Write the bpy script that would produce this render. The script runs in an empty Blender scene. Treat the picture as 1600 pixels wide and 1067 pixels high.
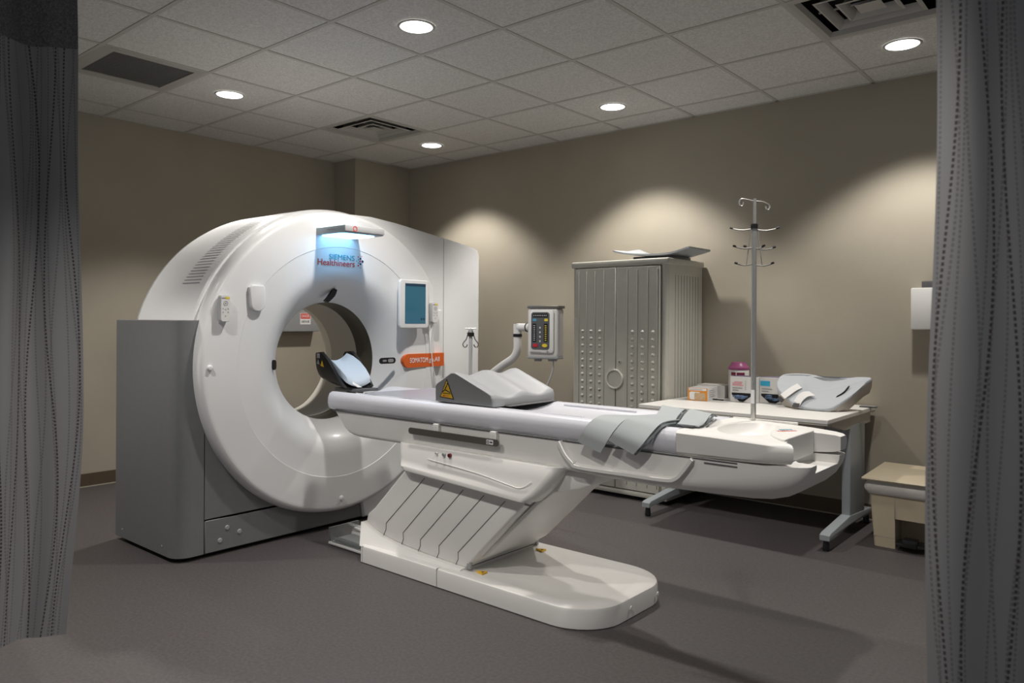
import bpy, bmesh, math, random
from mathutils import Vector, Matrix
PI = math.pi
random.seed(7)
SC = bpy.context.scene
C = SC.collection

# ------------------------------------------------------------------ camera
YAW = 0.70290; ROLL = -0.0056; CAM_H = 1.23; F_PX = 1177.07
cd = bpy.data.cameras.new('camera'); cam = bpy.data.objects.new('camera', cd); C.objects.link(cam)
cd.sensor_fit = 'HORIZONTAL'; cd.sensor_width = 36.0; cd.lens = F_PX / 1600 * 36.0
cd.shift_y = (501.57 - 533.5) / 1600.0
cd.clip_start = 0.05; cd.clip_end = 60
cy_, sy_ = math.cos(YAW), math.sin(YAW); cr_, sr_ = math.cos(ROLL), math.sin(ROLL)
Rv = Vector((cy_, sy_, 0)); Fv = Vector((-sy_, cy_, 0)); Uv = Vector((0, 0, 1))
r2 = Rv * cr_ - Uv * sr_; u2 = Rv * sr_ + Uv * cr_
M = Matrix((r2, u2, -Fv)).transposed().to_4x4(); M.translation = Vector((0, 0, CAM_H))
cam.matrix_world = M
cd.dof.use_dof = True; cd.dof.focus_distance = 3.9; cd.dof.aperture_fstop = 4.5
SC.camera = cam

# ------------------------------------------------------------------ world, exposure
w = bpy.data.worlds.new('world'); SC.world = w; w.use_nodes = True
bg = w.node_tree.nodes['Background']; bg.inputs[0].default_value = (0.92, 0.95, 1.0, 1); bg.inputs[1].default_value = 0.15
SC.view_settings.view_transform = 'Standard'; SC.view_settings.look = 'None'
SC.view_settings.exposure = 0.0; SC.view_settings.gamma = 1.0; SC.view_settings.use_curve_mapping = False
LAMP_W = 95.0; LAMP_COL = (1.0, 0.955, 0.90)

# ------------------------------------------------------------------ materials
def mat(name, col, rough=0.5, metal=0.0, noise=0.0, nscale=60.0, bump=0.0, bscale=200.0, emit=None, es=0.0, spec=0.5, trans=0.0, coat=0.0):
    m = bpy.data.materials.new(name); m.use_nodes = True
    nt = m.node_tree; b = nt.nodes['Principled BSDF']
    c = (col[0], col[1], col[2], 1)
    b.inputs['Base Color'].default_value = c; b.inputs['Roughness'].default_value = rough
    b.inputs['Metallic'].default_value = metal; b.inputs['Specular IOR Level'].default_value = spec
    if trans: b.inputs['Transmission Weight'].default_value = trans
    if coat: b.inputs['Coat Weight'].default_value = coat; b.inputs['Coat Roughness'].default_value = 0.15
    if emit: b.inputs['Emission Color'].default_value = (*emit, 1); b.inputs['Emission Strength'].default_value = es
    tc = nt.nodes.new('ShaderNodeTexCoord')
    if noise:
        n = nt.nodes.new('ShaderNodeTexNoise'); n.inputs['Scale'].default_value = nscale; n.inputs['Detail'].default_value = 6
        nt.links.new(tc.outputs['Object'], n.inputs['Vector'])
        r = nt.nodes.new('ShaderNodeMapRange'); r.inputs[1].default_value = 0.3; r.inputs[2].default_value = 0.7
        r.inputs[3].default_value = 1 - noise; r.inputs[4].default_value = 1 + noise
        nt.links.new(n.outputs['Fac'], r.inputs[0])
        mx = nt.nodes.new('ShaderNodeVectorMath'); mx.operation = 'SCALE'; mx.inputs[0].default_value = col[:3]
        nt.links.new(r.outputs[0], mx.inputs['Scale']); nt.links.new(mx.outputs[0], b.inputs['Base Color'])
    if bump:
        n2 = nt.nodes.new('ShaderNodeTexNoise'); n2.inputs['Scale'].default_value = bscale; n2.inputs['Detail'].default_value = 4
        nt.links.new(tc.outputs['Object'], n2.inputs['Vector'])
        bp = nt.nodes.new('ShaderNodeBump'); bp.inputs['Strength'].default_value = bump; bp.inputs['Distance'].default_value = 0.002
        nt.links.new(n2.outputs['Fac'], bp.inputs['Height']); nt.links.new(bp.outputs[0], b.inputs['Normal'])
    return m

M_wall = mat('wall_paint', (0.365, 0.328, 0.262), 0.75, noise=0.03, nscale=3, bump=0.25, bscale=260)
M_floor = mat('floor_sheet', (0.070, 0.061, 0.061), 0.55, noise=0.22, nscale=75, bump=0.1, bscale=300)
M_tile = mat('ceiling_tile', (0.62, 0.61, 0.585), 0.9, noise=0.16, nscale=95, bump=0.5, bscale=120)
M_grid = mat('ceiling_grid', (0.47, 0.46, 0.43), 0.6)
M_base = mat('rubber_base', (0.085, 0.062, 0.038), 0.55, noise=0.05)
M_trimline = mat('base_sealant', (0.40, 0.36, 0.29), 0.6)
M_white = mat('scanner_white', (0.83, 0.835, 0.835), 0.38, noise=0.012, nscale=4, coat=0.15)
M_white2 = mat('table_white', (0.82, 0.805, 0.775), 0.42, noise=0.012, nscale=4)
M_taupe = mat('tunnel_taupe', (0.62, 0.585, 0.52), 0.45)
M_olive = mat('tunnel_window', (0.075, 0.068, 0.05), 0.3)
M_cream = mat('cream_lip', (0.88, 0.85, 0.77), 0.4)
M_grey = mat('scanner_grey', (0.180, 0.184, 0.19), 0.4, noise=0.03, nscale=30)
M_black = mat('black_plastic', (0.012, 0.012, 0.013), 0.35)
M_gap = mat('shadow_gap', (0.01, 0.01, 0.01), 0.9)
M_dgrey = mat('dark_grey_plastic', (0.10, 0.10, 0.105), 0.45)
M_mgrey = mat('mid_grey_plastic', (0.33, 0.34, 0.345), 0.45)
M_lgrey = mat('light_grey_plastic', (0.52, 0.53, 0.535), 0.42)
M_metal = mat('brushed_steel', (0.62, 0.61, 0.58), 0.25, metal=0.75)
M_darkmetal = mat('dark_steel', (0.25, 0.235, 0.21), 0.35, metal=0.8)
M_pad = mat('cushion_grey', (0.42, 0.445, 0.47), 0.55, bump=0.1, bscale=90)
M_wedge = mat('wedge_vinyl', (0.37, 0.38, 0.39), 0.5, bump=0.15, bscale=150)
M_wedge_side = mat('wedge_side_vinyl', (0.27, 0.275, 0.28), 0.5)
M_lilac = mat('table_sleeve', (0.72, 0.725, 0.78), 0.28, noise=0.02, nscale=8, coat=0.3)
M_lilac2 = mat('mattress_lilac', (0.36, 0.365, 0.42), 0.35, coat=0.2)
M_strap = mat('strap_fabric', (0.42, 0.45, 0.455), 0.6, bump=0.3, bscale=500)
M_strapd = mat('strap_hook_side', (0.10, 0.12, 0.125), 0.45, bump=0.3, bscale=500)
M_red = mat('print_red', (0.75, 0.07, 0.05), 0.5)
M_teal = mat('print_teal', (0.0, 0.38, 0.50), 0.5)
M_navy = mat('print_navy', (0.03, 0.025, 0.10), 0.5)
M_orange = mat('print_orange', (0.72, 0.13, 0.02), 0.45)
M_pwhite = mat('print_white', (0.85, 0.85, 0.85), 0.5)
M_pblack = mat('print_black', (0.02, 0.02, 0.02), 0.5)
M_pgrey = mat('print_grey', (0.30, 0.30, 0.31), 0.5)
M_yellow = mat('warning_yellow', (0.80, 0.48, 0.02), 0.45)
M_screen = mat('screen_blue', (0.02, 0.10, 0.15), 0.12, emit=(0.03, 0.10, 0.15), es=0.45, spec=0.6)
M_screend = mat('screen_dark_band', (0.01, 0.03, 0.06), 0.15, emit=(0.01, 0.035, 0.06), es=0.5)
M_lens = mat('lamp_lens', (0.9, 0.9, 0.9), 0.4, emit=(1.0, 0.98, 0.96), es=5.0)
M_ledtop = mat('led_strip_white', (0.8, 0.9, 1.0), 0.3, emit=(0.50, 0.76, 1.0), es=14.0)
M_ledblue = mat('led_panel_blue', (0.8, 0.9, 1.0), 0.3, emit=(0.22, 0.58, 1.0), es=5.5)
M_lamp = mat('lamp_housing', (0.42, 0.50, 0.56), 0.35)
M_cab = mat('cabinet_plastic', (0.50, 0.49, 0.435), 0.42, bump=0.25, bscale=350, noise=0.03, nscale=20)
M_cabd = mat('cabinet_groove', (0.27, 0.26, 0.225), 0.6)
M_cabring = mat('cabinet_ring', (0.62, 0.61, 0.56), 0.35)
M_desk = mat('desk_laminate', (0.70, 0.685, 0.65), 0.4, noise=0.015, nscale=10)
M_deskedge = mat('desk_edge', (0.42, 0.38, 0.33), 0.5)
M_leg = mat('desk_leg_grey', (0.30, 0.325, 0.34), 0.4)
M_bin = mat('bin_beige', (0.50, 0.43, 0.31), 0.45, noise=0.02, nscale=10)
M_liner = mat('bin_liner', (0.62, 0.59, 0.55), 0.14, bump=1.0, bscale=35, spec=1.0)
M_vgrille = mat('return_grille', (0.14, 0.14, 0.14), 0.6, noise=0.4, nscale=260)
M_diff = mat('diffuser_white', (0.42, 0.41, 0.38), 0.5)
M_purple = mat('purple_lid', (0.36, 0.09, 0.22), 0.35)
M_maroon = mat('label_maroon', (0.20, 0.015, 0.05), 0.5)
M_pink = mat('label_pink', (0.72, 0.28, 0.32), 0.5)
M_cyan = mat('label_cyan', (0.03, 0.42, 0.68), 0.5)
M_boxo = mat('box_orange', (0.80, 0.30, 0.03), 0.5)
M_boxt = mat('box_tan_print', (0.60, 0.42, 0.25), 0.5, noise=0.25, nscale=180)
M_card = mat('white_card', (0.72, 0.71, 0.69), 0.6)
M_cardd = mat('box_top_print', (0.17, 0.14, 0.22), 0.5)
M_glove = mat('blue_glove', (0.07, 0.12, 0.22), 0.5, noise=0.6, nscale=40)
M_acrylic = mat('clear_acrylic', (0.85, 0.88, 0.88), 0.08, trans=0.9)
M_btnr = mat('button_red', (0.55, 0.02, 0.04), 0.4)
M_btny = mat('button_yellow', (0.80, 0.62, 0.04), 0.4)
M_btnb = mat('button_blue', (0.10, 0.32, 0.50), 0.4)
M_headp = mat('head_cushion', (0.55, 0.64, 0.74), 0.5, bump=0.1, bscale=100)
M_shell = mat('injector_shell', (0.62, 0.60, 0.57), 0.4)
M_armw = mat('injector_arm_white', (0.72, 0.715, 0.70), 0.35)
M_net = mat('curtain_netting', (0.13, 0.13, 0.13), 0.8, noise=0.5, nscale=220)

def curtain_mat(name, base, dark, mid):
    m = bpy.data.materials.new(name); m.use_nodes = True; nt = m.node_tree; b = nt.nodes['Principled BSDF']
    b.inputs['Roughness'].default_value = 0.85
    uv = nt.nodes.new('ShaderNodeTexCoord'); sp = nt.nodes.new('ShaderNodeSeparateXYZ'); nt.links.new(uv.outputs['UV'], sp.inputs[0])
    def mth(op, a, b_=None, c_=None):
        n = nt.nodes.new('ShaderNodeMath'); n.operation = op
        for i, v in enumerate((a, b_, c_)):
            if v is None: continue
            if isinstance(v, (int, float)): n.inputs[i].default_value = v
            else: nt.links.new(v, n.inputs[i])
        return n.outputs[0]
    U, V = sp.outputs[0], sp.outputs[1]
    def line(spacing, wid, amp, fz, ph, pitch, duty):
        k = mth('FLOOR', mth('DIVIDE', U, spacing))
        wv = mth('MULTIPLY', mth('SINE', mth('ADD', mth('MULTIPLY', V, fz), mth('MULTIPLY', k, ph))), amp)
        fr = mth('FRACT', mth('DIVIDE', U, spacing))
        d = mth('ABSOLUTE', mth('SUBTRACT', fr, mth('ADD', 0.5, wv)))
        on = mth('LESS_THAN', d, wid)
        dash = mth('GREATER_THAN', mth('FRACT', mth('DIVIDE', V, pitch)), 1 - duty)
        return mth('MULTIPLY', on, dash)
    a = line(0.052, 0.045, 0.33, 4.2, 2.1, 0.0108, 0.62)
    c = mth('MAXIMUM', line(0.031, 0.06, 0.33, 3.1, 1.3, 0.0090, 0.65), line(0.043, 0.05, 0.36, 5.0, 2.7, 0.0098, 0.65))
    mx = nt.nodes.new('ShaderNodeMix'); mx.data_type = 'RGBA'; mx.inputs[6].default_value = (*base, 1); mx.inputs[7].default_value = (*mid, 1); nt.links.new(c, mx.inputs[0])
    mx2 = nt.nodes.new('ShaderNodeMix'); mx2.data_type = 'RGBA'; mx2.inputs[7].default_value = (*dark, 1); nt.links.new(mx.outputs[2], mx2.inputs[6]); nt.links.new(a, mx2.inputs[0])
    nt.links.new(mx2.outputs[2], b.inputs['Base Color'])
    return m
M_curt = curtain_mat('curtain_fabric', (0.27, 0.27, 0.275), (0.065, 0.048, 0.048), (0.175, 0.17, 0.17))

# ------------------------------------------------------------------ mesh helpers
ORG = {}
def finish(bm, ang=38):
    bmesh.ops.remove_doubles(bm, verts=bm.verts, dist=1e-6)
    bmesh.ops.recalc_face_normals(bm, faces=bm.faces)
    for f in bm.faces: f.smooth = True
    lim = math.radians(ang)
    for e in bm.edges:
        e.smooth = not (len(e.link_faces) == 2 and e.calc_face_angle(0) > lim)
def mk(name, bm, m, org, ang=38):
    finish(bm, ang)
    for v in bm.verts: v.co -= org
    me = bpy.data.meshes.new(name); bm.to_mesh(me); bm.free()
    for x in (m if isinstance(m, (list, tuple)) else [m]): me.materials.append(x)
    o = bpy.data.objects.new(name, me); C.objects.link(o); return o
def thing(name, label, cat, loc, group=None):
    o = bpy.data.objects.new(name, None); C.objects.link(o); o.location = loc; o.empty_display_size = 0.1
    o['label'] = label; o['category'] = cat
    if group: o['group'] = group
    ORG[o] = Vector(loc); return o
def part(name, bm, m, parent, label=None, ang=38):
    o = mk(name, bm, m, ORG[parent], ang); o.parent = parent; ORG[o] = ORG[parent]
    if label: o['label'] = label
    return o
def islands(bm):
    seen = set(); out = []
    bm.verts.ensure_lookup_table()
    for v0 in bm.verts:
        if v0 in seen: continue
        st_ = [v0]; comp = {v0}
        while st_:
            v = st_.pop()
            for e in v.link_edges:
                o_ = e.other_vert(v)
                if o_ not in comp: comp.add(o_); st_.append(o_)
        seen |= comp; t = bmesh.new(); vm = {}
        order = [v for v in bm.verts if v in comp]
        for v in order: vm[v] = t.verts.new(v.co)
        for f in bm.faces:
            if f.verts[0] in comp: g_ = t.faces.new([vm[v] for v in f.verts]); g_.material_index = f.material_index
        out.append(t)
    bm.free(); return out
def parts(name, bm, m, parent, label=None, ang=38):
    bmesh.ops.remove_doubles(bm, verts=bm.verts, dist=1e-6)
    return [part(name, t, m, parent, label, ang) for t in islands(bm)]
def single(name, bm, m, label, cat, group=None, ang=38):
    xs = [v.co for v in bm.verts]
    org = Vector(((min(p.x for p in xs) + max(p.x for p in xs)) / 2, (min(p.y for p in xs) + max(p.y for p in xs)) / 2, min(p.z for p in xs)))
    o = mk(name, bm, m, org, ang); o.location = org; o['label'] = label; o['category'] = cat
    if group: o['group'] = group
    ORG[o] = org; return o
def struct(name, bm, m, parent=None):
    o = mk(name, bm, m, Vector((0, 0, 0))); ORG[o] = Vector((0, 0, 0))
    o['kind'] = 'structure'
    if parent: o.parent = parent
    return o
def B(): return bmesh.new()
def merge(bm, t, mi=0, mtx=None):
    vm = {}
    for v in t.verts: vm[v] = bm.verts.new((mtx @ v.co) if mtx else v.co)
    for f in t.faces:
        try:
            g = bm.faces.new([vm[v] for v in f.verts]); g.material_index = mi
        except ValueError: pass
    t.free(); return bm
def box(bm, x0, x1, y0, y1, z0, z1, bev=0.0, seg=2, mi=0, mtx=None, edges=None):
    t = B(); r = bmesh.ops.create_cube(t, size=1)
    for v in t.verts:
        v.co = Vector(((x0 + x1) / 2 + v.co.x * (x1 - x0), (y0 + y1) / 2 + v.co.y * (y1 - y0), (z0 + z1) / 2 + v.co.z * (z1 - z0)))
    if bev > 0:
        es = list(t.edges)
        if edges == 'z': es = [e for e in es if abs(e.verts[0].co.z - e.verts[1].co.z) > 1e-6]
        if edges == 'x': es = [e for e in es if abs(e.verts[0].co.x - e.verts[1].co.x) > 1e-6]
        if edges == 'y': es = [e for e in es if abs(e.verts[0].co.y - e.verts[1].co.y) > 1e-6]
        bmesh.ops.bevel(t, geom=es, offset=bev, segments=seg, affect='EDGES', profile=0.5)
    return merge(bm, t, mi, mtx)
def loft(bm, rings, cap=True, mi=0, closed=True):
    rows = [[bm.verts.new(p) for p in r] for r in rings]
    n = len(rows[0])
    for a, b in zip(rows, rows[1:]):
        for i in range(n if closed else n - 1):
            j = (i + 1) % n
            f = bm.faces.new((a[i], a[j], b[j], b[i])); f.material_index = mi
    if cap and closed:
        for r in (rows[0], rows[-1]):
            f = bm.faces.new(r); f.material_index = mi
    return bm
def tube(bm, pts, r, n=12, mi=0, cap=True):
    pts = [Vector(p) for p in pts]; rad = r if isinstance(r, (list, tuple)) else [r] * len(pts)
    rings = []; prev = None
    for i, p in enumerate(pts):
        d = (pts[min(i + 1, len(pts) - 1)] - pts[max(i - 1, 0)]).normalized()
        if prev is None:
            a = d.cross(Vector((0, 0, 1)));
            if a.length < 1e-3: a = d.cross(Vector((1, 0, 0)))
        else: a = prev - d * prev.dot(d)
        a.normalize(); prev = a; b = d.cross(a)
        rings.append([p + (a * math.cos(2 * PI * k / n) + b * math.sin(2 * PI * k / n)) * rad[i] for k in range(n)])
    return loft(bm, rings, cap, mi)
def bez(pts, k=8):
    """Catmull-Rom through pts"""
    P = [Vector(p) for p in pts]; P = [P[0] * 2 - P[1]] + P + [P[-1] * 2 - P[-2]]; out = []
    for i in range(1, len(P) - 2):
        for s in range(k):
            t = s / k
            out.append(0.5 * ((2 * P[i]) + (-P[i - 1] + P[i + 1]) * t + (2 * P[i - 1] - 5 * P[i] + 4 * P[i + 1] - P[i + 2]) * t * t + (-P[i - 1] + 3 * P[i] - 3 * P[i + 1] + P[i + 2]) * t ** 3))
    out.append(P[-2]); return out
AX = {'x': lambda a, b, c: Vector((c, a, b)), 'y': lambda a, b, c: Vector((a, c, b)), 'z': lambda a, b, c: Vector((a, b, c))}
def prism(bm, poly, axis, c0, c1, bev=0.0, seg=2, mi=0, which='caps', mtx=None):
    """poly: (a,b) pairs; axis x:(y,z) y:(x,z) z:(x,y)"""
    f_ = AX[axis]; t = B()
    a = [t.verts.new(f_(p[0], p[1], c0)) for p in poly]; b = [t.verts.new(f_(p[0], p[1], c1)) for p in poly]
    t.faces.new(a); t.faces.new(b[::-1]); n = len(poly); side = []
    for i in range(n):
        j = (i + 1) % n; t.faces.new((a[i], b[i], b[j], a[j]))
    if bev > 0:
        bmesh.ops.recalc_face_normals(t, faces=t.faces)
        es = [e for e in t.edges if (e.verts[0] in a) == (e.verts[1] in a)] if which == 'caps' else list(t.edges)
        bmesh.ops.bevel(t, geom=es, offset=bev, segments=seg, affect='EDGES', profile=0.5)
    return merge(bm, t, mi, mtx)
def lathe(bm, prof, c, axis='z', n=48, mi=0, closed=False, a0=0.0, a1=2 * PI):
    """prof (r,h) along axis from c"""
    c = Vector(c); full = abs(a1 - a0 - 2 * PI) < 1e-6; m_ = n if full else n + 1
    rows = []
    for r, h in prof:
        row = []
        if r < 1e-6:
            p = {'z': Vector((0, 0, h)), 'x': Vector((h, 0, 0)), 'y': Vector((0, h, 0))}[axis]; row = [bm.verts.new(c + p)]
        else:
            for k in range(m_):
                t = a0 + (a1 - a0) * k / n; ca, sa = r * math.cos(t), r * math.sin(t)
                p = {'z': Vector((ca, sa, h)), 'x': Vector((h, ca, sa)), 'y': Vector((ca, h, sa))}[axis]; row.append(bm.verts.new(c + p))
        rows.append(row)
    prs = list(zip(rows, rows[1:])) + ([(rows[-1], rows[0])] if closed else [])
    for a, b in prs:
        for k in range(n):
            j = (k + 1) % m_ if full else k + 1
            vs = [a[k] if len(a) > 1 else a[0], a[j] if len(a) > 1 else a[0], b[j] if len(b) > 1 else b[0], b[k] if len(b) > 1 else b[0]]
            u = []
            for v in vs:
                if v not in u: u.append(v)
            if len(u) > 2: f = bm.faces.new(u); f.material_index = mi
    return bm
def rrect(a0, a1, b0, b1, r, n=5):
    out = []
    for (ca, cb, t0) in ((a1 - r, b1 - r, 0), (a0 + r, b1 - r, PI / 2), (a0 + r, b0 + r, PI), (a1 - r, b0 + r, 1.5 * PI)):
        for k in range(n + 1):
            t = t0 + PI / 2 * k / n; out.append((ca + r * math.cos(t), cb + r * math.sin(t)))
    return out
def arc(cx, cy, r, t0, t1, n): return [(cx + r * math.cos(math.radians(t0 + (t1 - t0) * k / n)), cy + r * math.sin(math.radians(t0 + (t1 - t0) * k / n))) for k in range(n + 1)]
FACE = {'+x': Matrix(((0, 0, 1), (1, 0, 0), (0, 1, 0))), '-y': Matrix(((1, 0, 0), (0, 0, -1), (0, 1, 0))), 'z': Matrix(((1, 0, 0), (0, 1, 0), (0, 0, 1)))}
def text(name, body, loc, wid, hei, facing, m, parent, label=None, rot=None, ext=0.0006):
    """lettering fitted to a width and height, as a mesh"""
    cu = bpy.data.curves.new(name, 'FONT'); cu.body = body; cu.align_x = 'CENTER'; cu.align_y = 'CENTER'; cu.size = 1; cu.extrude = 0.004; cu.offset = 0.0
    tmp = bpy.data.objects.new('tmp_text', cu); C.objects.link(tmp); bpy.context.view_layer.update()
    me = bpy.data.meshes.new_from_object(tmp.evaluated_get(bpy.context.evaluated_depsgraph_get()))
    bpy.data.objects.remove(tmp); bpy.data.curves.remove(cu)
    xs = [v.co.x for v in me.vertices]; ys = [v.co.y for v in me.vertices]
    x0, x1, y0, y1 = min(xs), max(xs), min(ys), max(ys)
    R = (rot if rot is not None else FACE[facing]); org = ORG[parent]
    for v in me.vertices:
        p = Vector(((v.co.x - (x0 + x1) / 2) / (x1 - x0) * wid, (v.co.y - (y0 + y1) / 2) / (y1 - y0) * hei, v.co.z / 0.004 * ext))
        v.co = R @ p + Vector(loc) - org
    me.materials.clear(); me.materials.append(m); me.name = name
    o = bpy.data.objects.new(name, me); C.objects.link(o); o.parent = parent; ORG[o] = org
    if label: o['label'] = label
    return o

# ------------------------------------------------------------------ room
H = 2.732; XL = -5.937; XP = -5.635; YP = 4.388; YR = 5.052; XE = 1.0; YN = -1.2
b = B(); box(b, XL - 0.1, XE, YN, YR + 0.1, -0.05, 0.0); struct('floor', b, M_floor)
b = B(); box(b, XL - 0.1, XL, YN, YR + 0.1, 0, H + 0.3); struct('wall_left', b, M_wall)
b = B(); box(b, XL, XP, YP, YR, 0, H + 0.02); struct('wall_pillar', b, M_wall)
b = B(); box(b, XL, XE, YR, YR + 0.1, 0, H + 0.3); struct('wall_right', b, M_wall)
for nm, a in (('baseboard_left', (XL, XL + 0.006, YN, YP, 0.006, 0.098)), ('baseboard_pillar', (XL, XP + 0.006, YP - 0.006, YP, 0.006, 0.098)), ('baseboard_right', (XP, XE, YR - 0.006, YR, 0.006, 0.098))):
    b = B(); box(b, *a, bev=0.002, seg=1); struct(nm, b, M_base)
b = B(); box(b, XL, XL + 0.012, YN, YP, 0, 0.006); box(b, XP, XE, YR - 0.012, YR, 0, 0.006); struct('trim_1', b, M_trimline)
# suspended ceiling
GX = [-3.7646 + 0.6096 * k for k in range(-4, 9)]; GY = [(k + 1.7532) * 0.613 for k in range(-5, 8)]
gx = [XL] + [x for x in GX if XL < x < XE] + [XE]; gy = [YN] + [y for y in GY if YN < y < YR] + [YR]
vents = [(-4.679, 3.833), (-1.022, 3.833), (-4.679, 1.993)]
b = B()
for i in range(len(gx) - 1):
    for j in range(len(gy) - 1):
        cx, cy = (gx[i] + gx[i + 1]) / 2, (gy[j] + gy[j + 1]) / 2
        if cx < XP and cy > YP and gy[j] >= YP: continue
        if any(abs(cx - a) < 0.1 and abs(cy - c) < 0.1 for a, c in vents): continue
        box(b, gx[i] + 0.001, gx[i + 1] - 0.001, gy[j] + 0.001, gy[j + 1] - 0.001, H, H + 0.016)
struct('ceiling', b, M_tile)
b = B()
for x in gx[1:-1]: box(b, x - 0.012, x + 0.012, YN, YR, H - 0.003, H + 0.0015)
for y in gy[1:-1]: box(b, XL, XE, y - 0.012, y + 0.012, H - 0.0034, H + 0.001)
box(b, XL, XL + 0.022, YN, YP, H - 0.003, H); box(b, XP, XE, YR - 0.022, YR, H - 0.003, H)
struct('trim_2', b, M_grid)
b = B(); box(b, XL, XE, YN, YR, H + 0.28, H + 0.3); struct('trim_3', b, M_gap)   # deck above the suspended ceiling

# downlights
DL = [(-2.865, 2.613, 'round recessed downlight in the ceiling above the scan table, nearest the top centre'),
      (-4.694, 2.612, 'round recessed downlight beside the dark return grille, above the scanner'),
      (-2.870, 4.462, 'round recessed downlight near the right wall, above the grey cabinet'),
      (-4.700, 4.470, 'round recessed downlight beside the small ceiling diffuser, near the room corner'),
      (-1.024, 4.447, 'round recessed downlight nearest the right curtain, beside the large diffuser'),
      (-1.024, 2.613, 'round recessed downlight above the foot end of the table'),
      (-4.694, 0.753, 'round recessed downlight in front of the scanner plinth, by the left wall'),
      (-2.865, 0.753, 'round recessed downlight above the left curtain'),
      (-1.024, 0.753, 'round recessed downlight above the gap between the curtains'),]
for x, y, lb in DL:
    t = thing('ceiling_downlight', lb, 'ceiling light', (x, y, H - 0.012), 'recessed downlights')
    b = B(); lathe(b, [(0.083, -0.006), (0.090, -0.008), (0.096, -0.0045), (0.097, -0.003)], (x, y, H), n=48); part('trim_ring', b, M_grid, t)
    b = B(); lathe(b, [(0.0, -0.0035), (0.083, -0.0045)], (x, y, H), n=48); part('lens', b, M_lens, t)
    ld = bpy.data.lights.new('downlight_lamp', 'SPOT'); ld.energy = LAMP_W; ld.color = LAMP_COL
    ld.spot_size = math.radians(107); ld.spot_blend = 0.45; ld.shadow_soft_size = 0.045
    lo = bpy.data.objects.new('downlight_lamp', ld); C.objects.link(lo); lo.parent = t; lo.location = (0, 0, -0.03)

# supply diffusers
def diffuser(x, y, lb):
    t = thing('supply_diffuser', lb, 'air vent', (x, y, H - 0.004), 'square supply air diffusers')
    def sq(h, z): return [Vector((x + a * h, y + c * h, z)) for a, c in ((-1, -1), (1, -1), (1, 1), (-1, 1))]
    b = B(); loft(b, [sq(0.295, H - 0.003), sq(0.268, H - 0.002), sq(0.255, H + 0.02)], cap=False); part('outer_frame', b, M_diff, t)
    for h0, z0 in ((0.195, H + 0.002), (0.115, H + 0.004)):
        b = B(); loft(b, [sq(h0 + 0.010, z0), sq(h0, z0 - 0.003), sq(h0 - 0.018, z0 + 0.012), sq(h0 - 0.028, z0 + 0.035)], cap=False); part('louvre', b, M_diff, t)
    b = B(); loft(b, [sq(0.058, H + 0.004), sq(0.050, H + 0.010)]); part('centre_plate', b, M_diff, t)
    b = B(); box(b, x - 0.004, x + 0.004, y - 0.24, y + 0.24, H + 0.03, H + 0.038); box(b, x - 0.24, x + 0.24, y - 0.004, y + 0.004, H + 0.03, H + 0.038); part('cross_bar', b, M_lgrey, t)
    b = B(); loft(b, [sq(0.31, H + 0.001), sq(0.31, H + 0.14)], cap=False); bb = [b.verts.new(p) for p in sq(0.31, H + 0.14)]; b.faces.new(bb); part('plenum', b, M_gap, t)
diffuser(-4.679, 3.833, 'square white air diffuser in the ceiling above the room corner and scanner')
diffuser(-1.022, 3.833, 'square air diffuser at the top edge beside the right curtain, partly cut off')
t = thing('return_grille', 'dark grey rectangular return air grille in the ceiling at the left', 'air vent', (-4.679, 1.993, H - 0.004))
b = B()
X0, X1, Y0, Y1 = -4.984 + .012, -4.374 - .012, 1.687 + .012, 2.300 - .012; x0, x1, y0, y1 = -4.905, -4.440, 1.772, 2.240
for q in ((X0, X1, Y0, y0), (X0, X1, y1, Y1), (X0, x0, y0, y1), (x1, X1, y0, y1)): box(b, *q, H - 0.004, H + 0.01)
part('frame', b, M_diff, t)
b = B(); box(b, x0, x1, y0, y1, H + 0.001, H + 0.012)
for k in range(40): yy = y0 + (y1 - y0) * (k + 0.5) / 40; box(b, x0, x1, yy - 0.003, yy + 0.003, H - 0.001, H + 0.002)
part('grille', b, M_vgrille, t)

# ------------------------------------------------------------------ CT scanner
YC, ZC = 2.752, 0.985
g = thing('ct_scanner', 'large white CT scanner gantry with grey plinth and round bore', 'medical scanner', (-4.05, YC, 0))
GRL = []
# plinth
b = B(); prism(b, [(-4.41, 1.785)] + arc(-3.785, 1.870, 0.085, -90, 0, 12) + [(-3.70, 1.930), (-4.41, 1.930)], 'z', 0.022, 1.226, bev=0.003, seg=1); part('side_panel', b, M_grey, g, 'grey side panel of the plinth')
b = B(); box(b, -4.41, -3.702, 1.936, 3.72, 0.022, 0.192, bev=0.004, seg=1); part('kick_panel', b, M_grey, g, 'grey kick panel')
poly = [(1.936, 0.200), (3.72, 0.200), (3.72, 1.222)] + arc(YC, ZC, 0.85, 16, -196, 60) + [(1.936, 1.222)]
b = B(); prism(b, poly, 'x', -3.76, -3.703); part('front_panel', b, M_grey, g, 'grey lower front panel')
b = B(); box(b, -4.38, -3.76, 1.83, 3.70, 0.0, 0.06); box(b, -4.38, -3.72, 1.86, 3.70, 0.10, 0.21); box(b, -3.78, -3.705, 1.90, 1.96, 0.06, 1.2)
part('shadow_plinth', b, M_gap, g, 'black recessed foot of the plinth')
b = B()
for y, z in ((2.06, 0.135), (2.13, 0.10), (2.02, 0.075)):
    lathe(b, [(0.0, 0.004), (0.010, 0.004), (0.014, 0.0)], (-3.702, y, z), 'x', 16)
for y, z in ((1.785, 0.07),):
    for x in (-4.32, -3.85): lathe(b, [(0.0, -0.002), (0.005, -0.002), (0.006, 0.0)], (x, y, z), 'y', 12)
parts('cover_screw', b, M_mgrey, g)
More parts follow.
